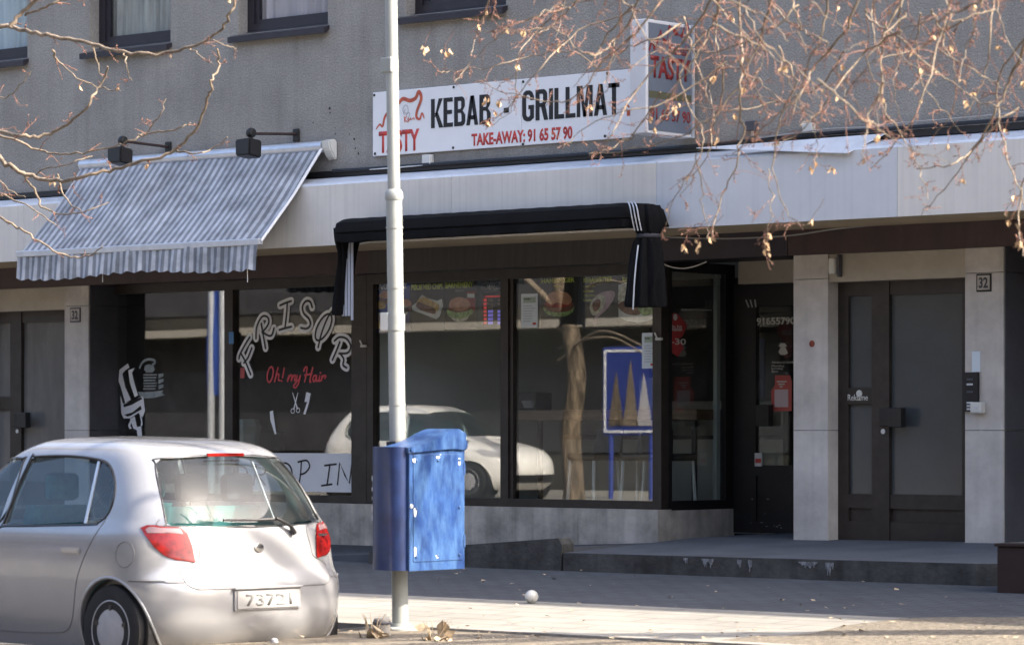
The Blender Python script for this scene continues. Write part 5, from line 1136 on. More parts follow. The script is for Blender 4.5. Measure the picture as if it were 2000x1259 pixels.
def make_car(loc, yaw, paint, label, group=None, zscale=1.0, plate='', seatcol=(.05, .22, .22)):
    fr_ = curve([(.16, -1.66), (.24, -1.74), (.40, -1.80), (.54, -1.80), (.60, -1.785), (.66, -1.745), (.75, -1.725), (.90, -1.70), (.96, -1.675), (1.10, -1.60), (1.25, -1.495), (1.36, -1.39), (1.42, -1.30), (1.465, -1.10), (1.49, -.80), (1.502, -.45)])
    ff = curve([(.16, 1.62), (.28, 1.76), (.45, 1.80), (.60, 1.77), (.72, 1.68), (.82, 1.48), (.90, 1.15), (.95, .98), (1.10, .76), (1.28, .45), (1.40, .20), (1.46, .0), (1.49, -.18), (1.502, -.35)])
    fw = curve([(.16, .77), (.30, .80), (.45, .825), (.62, .832), (.80, .828), (.92, .80), (.97, .775), (1.10, .735), (1.25, .675), (1.36, .625), (1.42, .58), (1.465, .50), (1.49, .36), (1.502, .12)])
    lr = curve([(.16, .42), (.55, .50), (.9, .50), (1.2, .46), (1.42, .40), (1.502, .05)]); lf = curve([(.16, .7), (.6, .9), (.9, .85), (1.2, .5), (1.42, .3), (1.502, .05)])
    NR, NF = 3.2, 2.4
    def half_w(x, z):
        w_ = fw(z); a, b_ = fr_(z), ff(z); l1, l2 = lr(z), lf(z)
        if x < a + l1: return w_ * max(0, 1 - (min(1, (a + l1 - x) / l1)) ** NR) ** (1 / NR)
        if x > b_ - l2: return w_ * max(0, 1 - (min(1, (x - b_ + l2) / l2)) ** NF) ** (1 / NF)
        return w_
    def rear_x(y, z):
        w_ = fw(z); return fr_(z) + lr(z) - lr(z) * max(0, 1 - min(1, abs(y) / w_) ** NR) ** (1 / NR)
    def front_x(y, z):
        w_ = fw(z); return ff(z) - lf(z) + lf(z) * max(0, 1 - min(1, abs(y) / w_) ** NF) ** (1 / NF)
    def half_outline(z, off=0):
        w_ = fw(z) - off; a, b_ = fr_(z) + off, ff(z) - off; l1, l2 = lr(z), lf(z); o = []
        for k in range(17):
            q = math.pi / 2 * k / 16; o.append((a + l1 - l1 * math.cos(q) ** (2 / NR), w_ * math.sin(q) ** (2 / NR)))
        for k in range(1, 10): o.append((a + l1 + (b_ - l2 - a - l1) * k / 10, w_))
        for k in range(17):
            q = math.pi / 2 * (1 - k / 16); o.append((b_ - l2 + l2 * math.cos(q) ** (2 / NF), w_ * math.sin(q) ** (2 / NF)))
        return o
    def shell(zs, off=0, zo=0):
        mb = MB(); bm = mb.bm; rings = []
        for z in zs:
            h = half_outline(z, off); ring = h + [(x, -y) for x, y in h[-2:0:-1]]
            rings.append([bm.verts.new((x, y, z - zo)) for x, y in ring])
        n = len(rings[0])
        for a, b_ in zip(rings, rings[1:]):
            for k in range(n): bm.faces.new((a[k], a[(k + 1) % n], b_[(k + 1) % n], b_[k]))
        bm.faces.new(rings[0][::-1]); bm.faces.new(rings[-1]); bmesh.ops.recalc_face_normals(bm, faces=bm.faces); return mb
    zs = [.16, .19, .24, .3, .36, .42, .48, .54, .57, .60, .63, .66, .70, .75, .80, .85, .90, .93, .96, .99, 1.04, 1.10, 1.16, 1.22, 1.28, 1.33, 1.37, 1.40, 1.425, 1.445, 1.462, 1.475, 1.485, 1.492, 1.498, 1.502]
    def rnd(poly, k=4): return [(v.x, v.z) for v in smooth_pts([(x, 0, z) for x, z in poly], k, closed=True)]
    side_w = {'rear_glass': [(-.98, .955), (-.16, .93), (-.10, 1.0), (-.135, 1.20), (-.20, 1.345), (-.5, 1.365), (-.86, 1.345)], }
    rw = [(-.945, .952), (-.93, .94), (-.12, .925), (-.10, .94), (-.165, 1.33), (-.19, 1.352), (-.55, 1.362), (-.86, 1.345), (-.885, 1.32)]
    qw = [(-.985, .955), (-.965, .96), (-.915, 1.32), (-.93, 1.335), (-1.02, 1.305), (-1.13, 1.20), (-1.165, 1.10), (-1.145, 1.02), (-1.08, .97)]
    fwn = [(-.03, .92), (.75, .90), (.80, .93), (.52, 1.16), (.30, 1.30), (.16, 1.35), (-.08, 1.355), (-.10, 1.33)]
    cut = [(-.995, .945), (-.12, .92), (-.09, .935), (-.165, 1.35), (-.2, 1.368), (-.55, 1.376), (-.88, 1.355), (-1.03, 1.315), (-1.145, 1.205), (-1.18, 1.10), (-1.155, 1.01), (-1.08, .958)]
    rearw = [(-.60, .945), (0, .928), (.60, .945), (.625, .965), (.575, 1.20), (.52, 1.33), (.47, 1.362), (0, 1.385), (-.47, 1.362), (-.52, 1.33), (-.575, 1.20), (-.625, .965)]
    wind = [(-.62, .99), (0, 1.0), (.62, .99), (.50, 1.36), (.4, 1.385), (0, 1.40), (-.4, 1.385), (-.5, 1.36)]
    body = shell(zs).build('body', paint)
    tools = []
    cab = shell([.34, .5, .7, .9, .97, 1.1, 1.25, 1.36, 1.42, 1.455, 1.468], .045, 0); c = cab.build('cab', paint); tools.append(c)
    # keep the bonnet and boot solid
    for v in c.data.vertices:
        if v.co.x > .95: v.co.x = .95
    for sgn in (1, -1):
        for poly in (cut, fwn):
            mb = MB(); mb.prism([(x, sgn * .35, z) for x, z in poly], (0, sgn * .7, 0)); bmesh.ops.recalc_face_normals(mb.bm, faces=mb.bm.faces); tools.append(mb.build('cut', paint))
    mb = MB(); mb.prism([(-2.2, y, z) for y, z in rearw], (1.1, 0, 0)); tools.append(mb.build('cut', paint))
    mb = MB(); mb.prism([(.12, y, z) for y, z in wind], (1.4, 0, 0)); tools.append(mb.build('cut', paint))
    AX = (-1.26, 1.11)
    for x in AX:
        for sgn in (1, -1):
            mb = MB(); mb.lathe([(.335, sgn * .52), (.335, sgn * 1.0)], (x, 0, .285), 'y', 40); tools.append(mb.build('cut', paint))
    for tl in tools:
        m_ = body.modifiers.new('b', 'BOOLEAN'); m_.operation = 'DIFFERENCE'; m_.object = tl; m_.solver = 'EXACT'
    bpy.context.view_layer.update(); dg = bpy.context.evaluated_depsgraph_get()
    me = bpy.data.meshes.new_from_object(body.evaluated_get(dg)); body.modifiers.clear()
    old = body.data; body.data = me; bpy.data.meshes.remove(old)
    for tl in tools: bpy.data.objects.remove(tl)
    for p in me.polygons: p.use_smooth = True
    me.set_sharp_from_angle(angle=R(32))
    root = thing('parked_car', (0, 0, 0), label, 'car', group)
    body.parent = root; W[body] = Vector((0, 0, 0))
    NAMES = [body]
    def par(name, mb, m, parent=root, smooth=None):
        o = mb.build(name, m, parent, smooth); return o
    def scan(poly, z):
        xs = []
        for (x0, z0), (x1, z1) in zip(poly, poly[1:] + poly[:1]):
            if (z0 <= z < z1) or (z1 <= z < z0): xs.append(x0 + (x1 - x0) * (z - z0) / (z1 - z0))
        return (min(xs), max(xs)) if xs else None
    def patch(poly, fn, nu=16, nv=12):
        za, zb = min(p[1] for p in poly), max(p[1] for p in poly); mb = MB(); rows = []
        for j in range(nv + 1):
            z = za + (zb - za) * (.004 + .992 * j / nv); s = scan(poly, z)
            if s: rows.append([mb.bm.verts.new(fn(s[0] + (s[1] - s[0]) * i / nu, z)) for i in range(nu + 1)])
        for a, b_ in zip(rows, rows[1:]):
            for i in range(nu): mb.bm.faces.new((a[i], a[i + 1], b_[i + 1], b_[i]))
        return mb
    glass_m = M['car_glass']
    for sgn in (1, -1):
        def sf(off): return lambda x, z: (x, sgn * (half_w(x, z) + off), z)
        for nm, poly in (('side_window', rw), ('quarter_window', qw), ('side_window', fwn)):
            par(nm, patch(poly, sf(-.012)), glass_m, smooth=60)
        # black seal round the openings, pillar strip between door glass and quarter glass
        for poly in (cut, fwn):
            mb = MB(); P = [Vector((x, sgn * (half_w(x, z) - .004), z)) for x, z in rnd([(a, b_) for a, b_ in poly], 3)]; mb.tube(P + [P[0]], .010, 6, False); par('window_seal', mb, M['glassdark'], smooth=60)
        mb = MB(); mb.prism([(x, sgn * (half_w(x, z) - .01), z) for x, z in ((-.958, .955), (-.935, .955), (-.882, 1.345), (-.905, 1.345))], (0, sgn * .008, 0)); par('window_bar', mb, M['alu'])
        # door gaps
        for pts in (((-.06, .92), (-.06, .80), (-.03, .60), (-.02, .30)), ((-1.17, 1.12), (-1.155, 1.0), (-1.08, .86), (-.99, .72), (-.93, .60), (-.90, .48), (-.86, .36), (-.78, .275), (-.6, .25), (-.1, .24), (-.02, .27)), ((.86, .92), (.93, .7), (.86, .5), (.74, .3), (.5, .25), (.05, .24))):
            P = [Vector((v.x, sgn * (half_w(v.x, v.z) - .0005), v.z)) for v in smooth_pts([(x, 0, z) for x, z in pts], 5)]
            mb = MB(); mb.tube(P, .0035, 5); par('door_gap', mb, M['gap'])
        for x in (-.87, .10):
            mb = MB(); yy = half_w(x, .79); mb.box(x - .095, x + .095, sgn * yy - .005, sgn * yy + .018 * sgn if sgn > 0 else sgn * yy + .005, .765, .80) if sgn > 0 else mb.box(x - .095, x + .095, -yy - .018, -yy + .005, .765, .80)
            bmesh.ops.bevel(mb.bm, geom=list(mb.bm.edges), offset=.008, segments=2, affect='EDGES'); par('door_handle', mb, paint, smooth=40)
        mb = MB(); yy = half_w(.62, .93); mb.lathe([(0, -.1), (.06, -.07), (.075, 0), (.06, .07), (0, .1)], (.66, sgn * (yy + .12), .98), 'y', 14)
        for v in mb.bm.verts: v.co.x = .66 + (v.co.x - .66) * .6
        mb.box(.62, .68, sgn * yy - .02, sgn * yy + .06, .94, .965); par('wing_mirror', mb, paint, smooth=50)
        # wheel: tyre, hubcap with five holes
        for x in AX:
            wy_ = sgn * .735; mb = MB()
            prof = [(.20, -.085), (.255, -.09), (.283, -.078), (.292, -.05), (.292, .05), (.283, .078), (.255, .09), (.20, .085)]
            mb.lathe([(r, h * sgn) for r, h in prof], (x, wy_, .290), 'y', 40); par('tyre', mb, M['rubber'], smooth=40)
            mb = MB(); mb.lathe([(r, h * sgn) for r, h in ((.205, .06), (.198, .083), (.188, .088), (.175, .078), (.12, .088), (.06, .094), (0, .095))], (x, wy_, .290), 'y', 40); hc = par('hubcap', mb, M['hubcap'], smooth=40)
            for k in range(5):
                a = 2 * math.pi * k / 5 + .32; mb = MB(); ca, sa = math.cos(a), math.sin(a)
                pts = [(.128, -.009), (.158, -.020), (.166, 0), (.158, .020), (.128, .009)]
                mb.prism([(x + r * ca - t_ * sa, wy_ + sgn * .078, .290 + r * sa + t_ * ca) for r, t_ in pts], (0, sgn * .0125, 0)); par('hubcap_hole', mb, M['glassdark'], hc)
            mb = MB(); mb.tube([(x + .338 * math.cos(a), sgn * (half_w(x + .338 * math.cos(a), max(.17, .285 + .338 * math.sin(a))) - .006), .285 + .338 * math.sin(a)) for a in [math.pi * (-.1 + 1.2 * k / 30) for k in range(31)]], .012, 7); par('arch_lip', mb, paint, smooth=60)
            mb = MB(); mb.lathe([(.333, sgn * .50), (.333, sgn * .78)], (x, 0, .285), 'y', 30); bm = mb.bm
            par('wheel_well', mb, M['glassdark'])
        # tail light wrapping the rear corner, head light
        def rs(y, z, off): return (rear_x(y, z) - off, sgn * y, z)
        tl = [(.50, .722), (.60, .73), (.68, .762), (.73, .825), (.752, .895), (.752, .94), (.72, .955), (.57, .95), (.53, .905), (.51, .82)]
        par('tail_light', patch(tl, lambda y, z: rs(min(y, fw(z) * .9985), z, .010), 22, 14), M['tail'], smooth=60)
        ul = [(.56, .896), (.74, .902), (.742, .928), (.718, .944), (.60, .942), (.57, .935)]
        lt_ = par('reversing_strip', patch(ul, lambda y, z: rs(min(y, fw(z) * .9985), z, .0135), 14, 5), M['clear_lens'], smooth=60)
        fl = [(.47, .66), (.74, .68), (.76, .76), (.70, .80), (.52, .74)]
        par('headlight', patch([(a, b_) for a, b_ in fl], lambda y, z: (front_x(y, z) + .008, sgn * y, z), 12, 8), M['hubcap'], smooth=60)
    par('rear_window', patch(rearw, lambda y, z: (rear_x(y, z) + .012, y, z), 22, 14), M['car_glass_rear'], smooth=60)
    mb = MB(); P = [Vector((rear_x(y, z) + .004, y, z)) for y, z in rnd(rearw, 4)]; mb.tube(P + [P[0]], .007, 6, False); par('window_seal', mb, M['glassdark'], smooth=60)
    par('windscreen', patch(wind, lambda y, z: (front_x(y, z) - .012, y, z), 16, 10), glass_m, smooth=60)
    mb = MB(); mb.box(-1.395, -1.385, -.15, .15, 1.375, 1.395); par('brake_light', mb, M['tail'])
    par('grille', patch([(-.48, .27), (.48, .27), (.55, .40), (-.55, .40)], lambda y, z: (front_x(y, z) + .006, y, z), 14, 5), M['glassdark'], smooth=60)
    # tailgate gap, bumper line, plate recess with plate, badge, handle
    for sgn in (1, -1):
        P = [Vector((rear_x(y, z) - .0005, sgn * y, z)) for y, z in [(v.x, v.z) for v in smooth_pts([(.655, 0, .985), (.665, 0, .945), (.45, 0, .93), (.455, 0, .80), (.475, 0, .735), (.56, 0, .70), (.60, 0, .66), (.585, 0, .585), (.52, 0, .555)], 5)]]
        mb = MB(); mb.tube(P, .0035, 5); par('tailgate_gap', mb, M['gap'])
        P = [Vector((rear_x(y, .60) - .0005, sgn * y, .60 + .01 * (y > .7))) for y in [.60 + .225 * k / 14 for k in range(15)]]
        mb = MB(); mb.tube(P, .0045, 5); par('bumper_gap', mb, M['gap'])
    mb = MB(); mb.tube([(rear_x(y, .555) - .001, y, .555) for y in [-.52 + 1.04 * k / 16 for k in range(17)]], .004, 5); par('bumper_gap', mb, M['gap'])
    mb = MB(); x = fr_(.50) ; mb.box(x - .012, x + .012, -.27, .27, .415, .545, .004); par('plate_recess', mb, M['platerec'])
    mb = MB(); mb.box(x - .020, x - .0125, -.255, .255, .425, .535, .003); pt = par('number_plate', mb, M['plate'])
    if plate:
        o = text('plate_number', plate, .19, -.19, .442, .518, x - .0203, M['faded'], None, bold=.015, axis='x', extr=-.003); o.parent = pt; W[o] = Vector((0, 0, 0))
    mb = MB(); mb.box(x - .03, x - .005, -.28, .28, .547, .562, .005); par('plate_handle', mb, paint)
    x = fr_(.80); mb = MB(); mb.lathe([(.028, -.006), (.036, -.004), (.036, .004), (.028, .006)], (x - .006, 0, .80), 'x', 20)
    for v in mb.bm.verts: v.co.z = .80 + (v.co.z - .8) * .8
    par('badge', mb, M['chrome'], smooth=30)
    mb = MB(); x = fr_(.87); mb.box(rear_x(.56, .87) - .003, rear_x(.50, .87) + .002, -.62, -.52, .862, .876); par('model_badge', mb, M['chrome'])
    # wiper
    mb = MB(); P = [(rear_x(abs(y), z) - .03, y, z) for y, z in ((-.10, .905), (-.06, .97), (-.02, 1.0))]; mb.tube([(rear_x(.30, .90) - .02, -.30, .885), (rear_x(.27, .93) - .04, -.26, .935), (rear_x(.18, .975) - .035, -.16, .985)], [.02, .013, .009], 8)
    mb.tube([(rear_x(abs(y), .975 + .012 * abs(y)) - .022, y, .975 + .012 * abs(y)) for y in (-.18, -.02, .12, .26)], .009, 6); par('rear_wiper', mb, M['glassdark'], smooth=50)
    mb = MB(); mb.lathe([(.075, -.002), (.078, 0), (.075, .002)], (-1.42, half_w(-1.42, .78) + .0, .78), 'y', 28)
    for v in mb.bm.verts: v.co.y = half_w(v.co.x, v.co.z) + .001
    mb2 = MB(); P = [Vector((-1.40 + .075 * math.cos(a), half_w(-1.40 + .075 * math.cos(a), .77 + .08 * math.sin(a)) + .0005, .77 + .08 * math.sin(a))) for a in [2 * math.pi * k / 24 for k in range(25)]]; mb2.tube(P, .002, 5, False); mb.bm.free(); par('fuel_flap', mb2, M['gap'])
    # underside: floor, silencer, tow bar
    mb = MB(); mb.box(-1.55, 1.5, -.55, .55, .165, .30); par('underbody', mb, M['glassdark'])
    mb = MB(); mb.lathe([(.075, -.30), (.085, -.28), (.085, .20), (.075, .22)], (-1.52, -.05, .20), 'y', 16); mb.tube([(-1.5, -.25, .19), (-1.72, -.42, .17), (-1.80, -.42, .165)], .022, 8); par('silencer', mb, M['hubcap'], smooth=40)
    mb = MB(); mb.tube([(-1.6, 0, .19), (-1.84, 0, .18), (-1.87, 0, .19), (-1.87, 0, .20)], .022, 8); mb.lathe([(0, -.03), (.022, -.02), (.028, 0), (.022, .02), (0, .03)], (-1.87, 0, .21), 'z', 12); par('tow_bar', mb, M['hubcap'], smooth=40)
    # seats
    sm = mat('teal_seat_cloth', seatcol, .9, var=.3, vscale=9) if 'teal_seat_cloth' not in bpy.data.materials else bpy.data.materials['teal_seat_cloth']
    for x, ys in ((.18, (.36, -.36)), (-.72, (.38, -.38, 0))):
        for y in ys:
            mb = MB(); mb.box(x - .22, x + .25, y - .22, y + .22, .42, .56, .04); mb.prism([(x - .20, y - .21, .5), (x - .06, y - .21, .5), (x - .24, y - .19, 1.05), (x - .34, y - .19, 1.05)], (0, .42, 0)); s_ = par('seat', mb, sm, smooth=40)
            mb = MB(); mb.box(x - .37, x - .28, y - .12, y + .12, 1.08, 1.26, .035); par('headrest', mb, M['hubdark'] if x < 0 else sm, s_, smooth=40)
    mb = MB(); mb.box(.62, .95, -.66, .66, .75, .93, .05); par('dashboard', mb, M['glassdark'], smooth=40)
    mb = MB(); mb.box(-1.48, -1.0, -.56, .56, .90, .915); par('parcel_shelf', mb, M['hubdark'])
    root.location = loc; root.rotation_euler.z = yaw; root.scale.z = 1
    W[root] = Vector(loc)
    return root
M['silver'] = mat('silver_car_paint', (.335, .34, .355), .27, metal=.3, coat=1, var=.05, vscale=3)
M['whitepaint'] = mat('white_car_paint', (.80, .79, .76), .35, coat=.6)
M['car_glass'] = glass('car_side_glass', (.55, .66, .70), 1.6, dust=.05)
M['car_glass_rear'] = glass('car_rear_glass', (.66, .76, .77), 1.6, dust=.05)
M['gap'] = mat('panel_gap', (.13, .13, .135), .8)
M['hubcap'] = mat('grey_silver_hubcap', (.42, .42, .44), .45, metal=.1, var=.1, vscale=12)
M['hubdark'] = mat('charcoal_upholstery', (.06, .06, .07), .9)
M['tail'] = mat('red_tail_lens', (.19, .008, .006), .2, var=.45, vscale=22, coat=.3)
M['clear_lens'] = mat('clear_lens', (.24, .15, .155), .15, coat=.6)
M['platerec'] = mat('plate_recess', (.26, .26, .27), .5)
M['plate'] = mat('white_number_plate', (.30, .30, .30), .5)
M['faded'] = mat('faded_plate_print', (.20, .203, .207), .6)
M['chrome'] = mat('badge_chrome', (.6, .6, .6), .2, metal=1)
def car_at(px, Yside, yaw_deg):
    """place so that the left flank at the rear axle lies at photo column px on plane Yside"""
    x = at(px, 1200, Yside)[0]; a = R(180 + yaw_deg); lx, ly = -1.26, .83
    return (x - (lx * math.cos(a) - ly * math.sin(a)), Yside - (lx * math.sin(a) + ly * math.cos(a)), 0), a
l_, a_ = car_at(213, -8.45, -5)
make_car(l_, a_, M['silver'], 'silver white five door hatchback parked at the kerb, seen from behind', 'parked cars', plate='73721')
wc = make_car((-19.55, -19.0, .34), 0, M['whitepaint'], 'white hatchback on the far side of the street, mirrored in the kebab window', 'parked cars')
wc.scale = (1.30, 1.08, 1.10)
M['bark'] = mat('furrowed_bark', (.15, .115, .08), .95, var=.85, vscale=16, bump=1.0, bscale=22, stretch=(1, 1, .2))
M['limb'] = mat('pale_smooth_bark', (.215, .17, .125), .85, var=.5, vscale=16)
# ------------------------------------------------------------------ across the street: seen in the shop windows
OB = thing('far_building', (-30, -27, .3), 'long sunlit building with balcony bands across the street, mirrored in the windows', 'building')
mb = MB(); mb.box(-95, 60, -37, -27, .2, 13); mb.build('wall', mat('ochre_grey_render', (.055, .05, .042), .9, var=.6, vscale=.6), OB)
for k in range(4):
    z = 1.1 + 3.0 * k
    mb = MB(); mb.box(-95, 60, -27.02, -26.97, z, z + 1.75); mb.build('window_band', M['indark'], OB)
    if k: mb = MB(); mb.box(-95, 60, -27.9 + .0, -26.1, z - .5, z - .34); mb.build('balcony_slab', mat('balcony_concrete', (.36, .33, .28), .9) if 'balcony_concrete' not in bpy.data.materials else bpy.data.materials['balcony_concrete'], OB)
q = at(1236, 700, 22.5)
ib = thing('advert_board', (q[0], -20.5, .34), 'blue advert board on two legs across the street, mirrored in the kebab window', 'sign')
bx = q[0]; mb = MB(); mb.box(bx - .62, bx + .62, -20.55, -20.47, 1.45, 3.0, .03); mb.build('board', mat('deep_blue_board', (.025, .045, .24), .4), ib)
mb = MB(); mb.box(bx - .57, bx + .57, -20.469, -20.462, 1.50, 1.54); mb.box(bx - .57, bx + .57, -20.469, -20.462, 2.91, 2.95); mb.box(bx - .57, bx - .53, -20.469, -20.462, 1.54, 2.91); mb.box(bx + .53, bx + .57, -20.469, -20.462, 1.54, 2.91); mb.build('white_border', M['white'], ib)
for dx, h, m_ in ((-.3, .95, 'bark'), (.02, 1.15, 'limb'), (.32, .9, 'greyline')): mb = MB(); mb.prism([(bx + dx - .17, -20.468, 1.62), (bx + dx + .17, -20.468, 1.62), (bx + dx, -20.468, 1.62 + h)], (0, .008, 0)); mb.build('cone_picture', M[m_], ib)
for dx in (-.45, .45): mb = MB(); mb.tube([(bx + dx, -20.51, .3), (bx + dx, -20.51, 1.46)], .045, 10); mb.build('leg', bpy.data.materials['deep_blue_board'], ib)
q = at(420, 700, 21)
for k, px in enumerate((410, 432)):
    x = at(px, 700, 21.5)[0]; mb = MB(); mb.tube([(x, -19.6, .3), (x, -19.6, 6.5)], .07, 12); tag(mb.build('flag_pole', M['alu'], None), ('white flag pole with a blue banner beside it, mirrored in the first salon pane', 'white flag pole nearest the building, mirrored beside the mullion of the salon window')[k], 'pole', 'flag poles across the street')
x = at(418, 700, 21.5)[0]; mb = MB(); mb.grid(lambda u, v: (x - .22 + .44 * u, -19.6 + .03 * math.sin(6 * v), 2.2 + 3.4 * v), 6, 12); tag(mb.build('banner_flag', mat('blue_flag_cloth', (.04, .10, .42), .8)), 'long blue banner hanging between the white flag poles', 'flag')

# ------------------------------------------------------------------ trees
M['twig'] = mat('reddish_brown_twig', (.21, .105, .075), .75, var=.45, vscale=12)
M['samara'] = mat('tan_dry_seed_wing', (.60, .42, .25), .8, var=.35, vscale=30)
def twiggy(limb, twig, pts, r0, r1, rng, dens, size, leaves=None, sub=1, droop=.25):
    """a limb through pts with reddish side twigs carrying buds"""
    P = smooth_pts(pts, 5); n = len(P)
    for p in P[1:-1]: p += Vector((rng.gauss(0, .006), rng.gauss(0, .006), rng.gauss(0, .006)))
    limb.tube(P, [r0 + (r1 - r0) * (i / (n - 1)) ** .8 for i in range(n)], 7)
    L_ = sum((b_ - a).length for a, b_ in zip(P, P[1:])); k = max(1, int(L_ * dens))
    for j in range(k):
        f = (j + rng.random()) / k; i = min(n - 2, int(f * (n - 1))); p = P[i].lerp(P[i + 1], f * (n - 1) - i); d = (P[i + 1] - P[i]).normalized()
        grow(twig, p, d, size * rng.uniform(.4, 1.3) * (1.1 - .5 * f), (r0 + (r1 - r0) * f) * .55, rng, sub, leaves, droop)
def grow(mb, p, d, ln, r, rng, lev, leaves, droop):
    r = min(r, .0038)
    ax = Vector((rng.gauss(0, 1), rng.gauss(0, 1), rng.gauss(0, 1))).normalized()
    d = (d * rng.uniform(.3, .9) + ax * .75).normalized(); pts = [Vector(p)]; q = Vector(p)
    m_ = 5
    for k in range(m_):
        d = (d + Vector((rng.gauss(0, .13), rng.gauss(0, .13), rng.gauss(0, .13) - droop * .25))).normalized(); q = q + d * ln / m_; pts.append(q.copy())
    mb.tube(pts, [max(.0013, r * (1 - .6 * k / m_)) for k in range(m_ + 1)], 5)
    for k in range(1, m_ + 1):
        if rng.random() < .45:
            b_ = pts[k]; s = (d + Vector((rng.gauss(0, .8), rng.gauss(0, .8), rng.gauss(0, .8)))).normalized(); mb.tube([b_, b_ + s * .008, b_ + s * .018], [.0014, .0027, .0008], 4)
        if lev > 0 and rng.random() < .36: grow(mb, pts[k], (pts[k] - pts[k - 1]).normalized(), ln * rng.uniform(.3, .6), r * .7, rng, lev - 1, None, droop)
    if leaves is not None and rng.random() < .08:
        b_ = pts[-1]
        for s in range(rng.randint(1, 3)):
            u = Vector((rng.gauss(0, .4), rng.gauss(0, .4), -1)).normalized(); v = u.cross(Vector((rng.gauss(0, 1), rng.gauss(0, 1), .2))).normalized(); l2 = rng.uniform(.025, .05); nn = u.cross(v) * l2 * .25
            leaves.poly([b_, b_ + u * l2 * .5 + v * l2 * .3 + nn, b_ + u * l2]); leaves.poly([b_, b_ + u * l2, b_ + u * l2 * .5 - v * l2 * .28 + nn])
def tree(name, label, base, top, traces, seed, dens, size, Y0, dY, extra=(), leaves_on=True, up=7, tr_=.26, seeds=()):
    rng = random.Random(seed); tr = thing('bare_tree', base, label, 'tree', 'bare street trees')
    bx_, by_, bz_ = base
    mb = MB(); P = smooth_pts([(bx_, by_, bz_ - .1), (bx_ + .02, by_, bz_ + .25), (bx_ - .03, by_ + .02, bz_ + 1.2), (bx_ + .05, by_, bz_ + 2.4), top], 6); n = len(P)
    mb.tube(P, [tr_ * (1 - .35 * (i / n)) + .10 * max(0, 1 - i / 4) for i in range(n)], 18); trunk = mb.build('trunk', M['bark'], tr, smooth=60)
    limb, twig, lv = MB(), MB(), MB()
    for pts, r0, r1, yo in traces:
        Y = Y0 + yo; W3 = [Vector(at(x, y, Y + rng.uniform(-dY, dY) * .15)) for x, y in pts]
        twiggy(limb, twig, W3, r0, r1, rng, dens, size, lv)
    for px, py in seeds:
        q = Vector(at(px, py, Y0))
        for s in range(rng.randint(2, 4)):
            u = Vector((rng.gauss(0, .45), rng.gauss(0, .45), -1)).normalized(); v = u.cross(Vector((rng.gauss(0, 1), rng.gauss(0, 1), .2))).normalized(); l2 = rng.uniform(.03, .052); nn = u.cross(v) * l2 * .25; b0_ = q + Vector((rng.gauss(0, .012), 0, rng.gauss(0, .015)))
            lv.poly([b0_, b0_ + u * l2 * .5 + v * l2 * .28 + nn, b0_ + u * l2]); lv.poly([b0_, b0_ + u * l2, b0_ + u * l2 * .5 - v * l2 * .26 + nn])
        twig.tube(smooth_pts([q, q + Vector((.012, 0, .03)), q + Vector((rng.uniform(-.03, .05), .02, .07)), q + Vector((rng.uniform(-.05, .09), .02, .11))], 3), .0015, 5)
    for a, b_, r in extra: limb.tube(smooth_pts([a, (Vector(a) + Vector(b_)) / 2 + Vector((0, 0, .35)), b_], 6), [r * (1 - .6 * k / 12) for k in range(13)], 8)
    if top[2] > 5 and traces:
        for k in range(up):
            a = rng.uniform(0, 2 * math.pi); e = Vector(top) + Vector((2.2 * math.cos(a) * rng.uniform(.4, 1), 2.2 * math.sin(a) * rng.uniform(.4, 1), rng.uniform(.2, 2.6)))
            s0 = Vector(top) - Vector((0, 0, rng.uniform(0, .6))); md = (s0 + e) / 2 + Vector((0, 0, .3))
            twiggy(limb, twig, [s0, md, e, e + (e - md) * .5 + Vector((0, 0, -.1))], .028, .006, rng, 4, .4, None, 1)
    cr = limb.build('crown', M['limb'], tr, smooth=60)
    twig.build('twigs', M['twig'], cr, smooth=60)
    if len(lv.bm.faces): lv.build('dry_seeds', M['samara'], cr)
    return tr
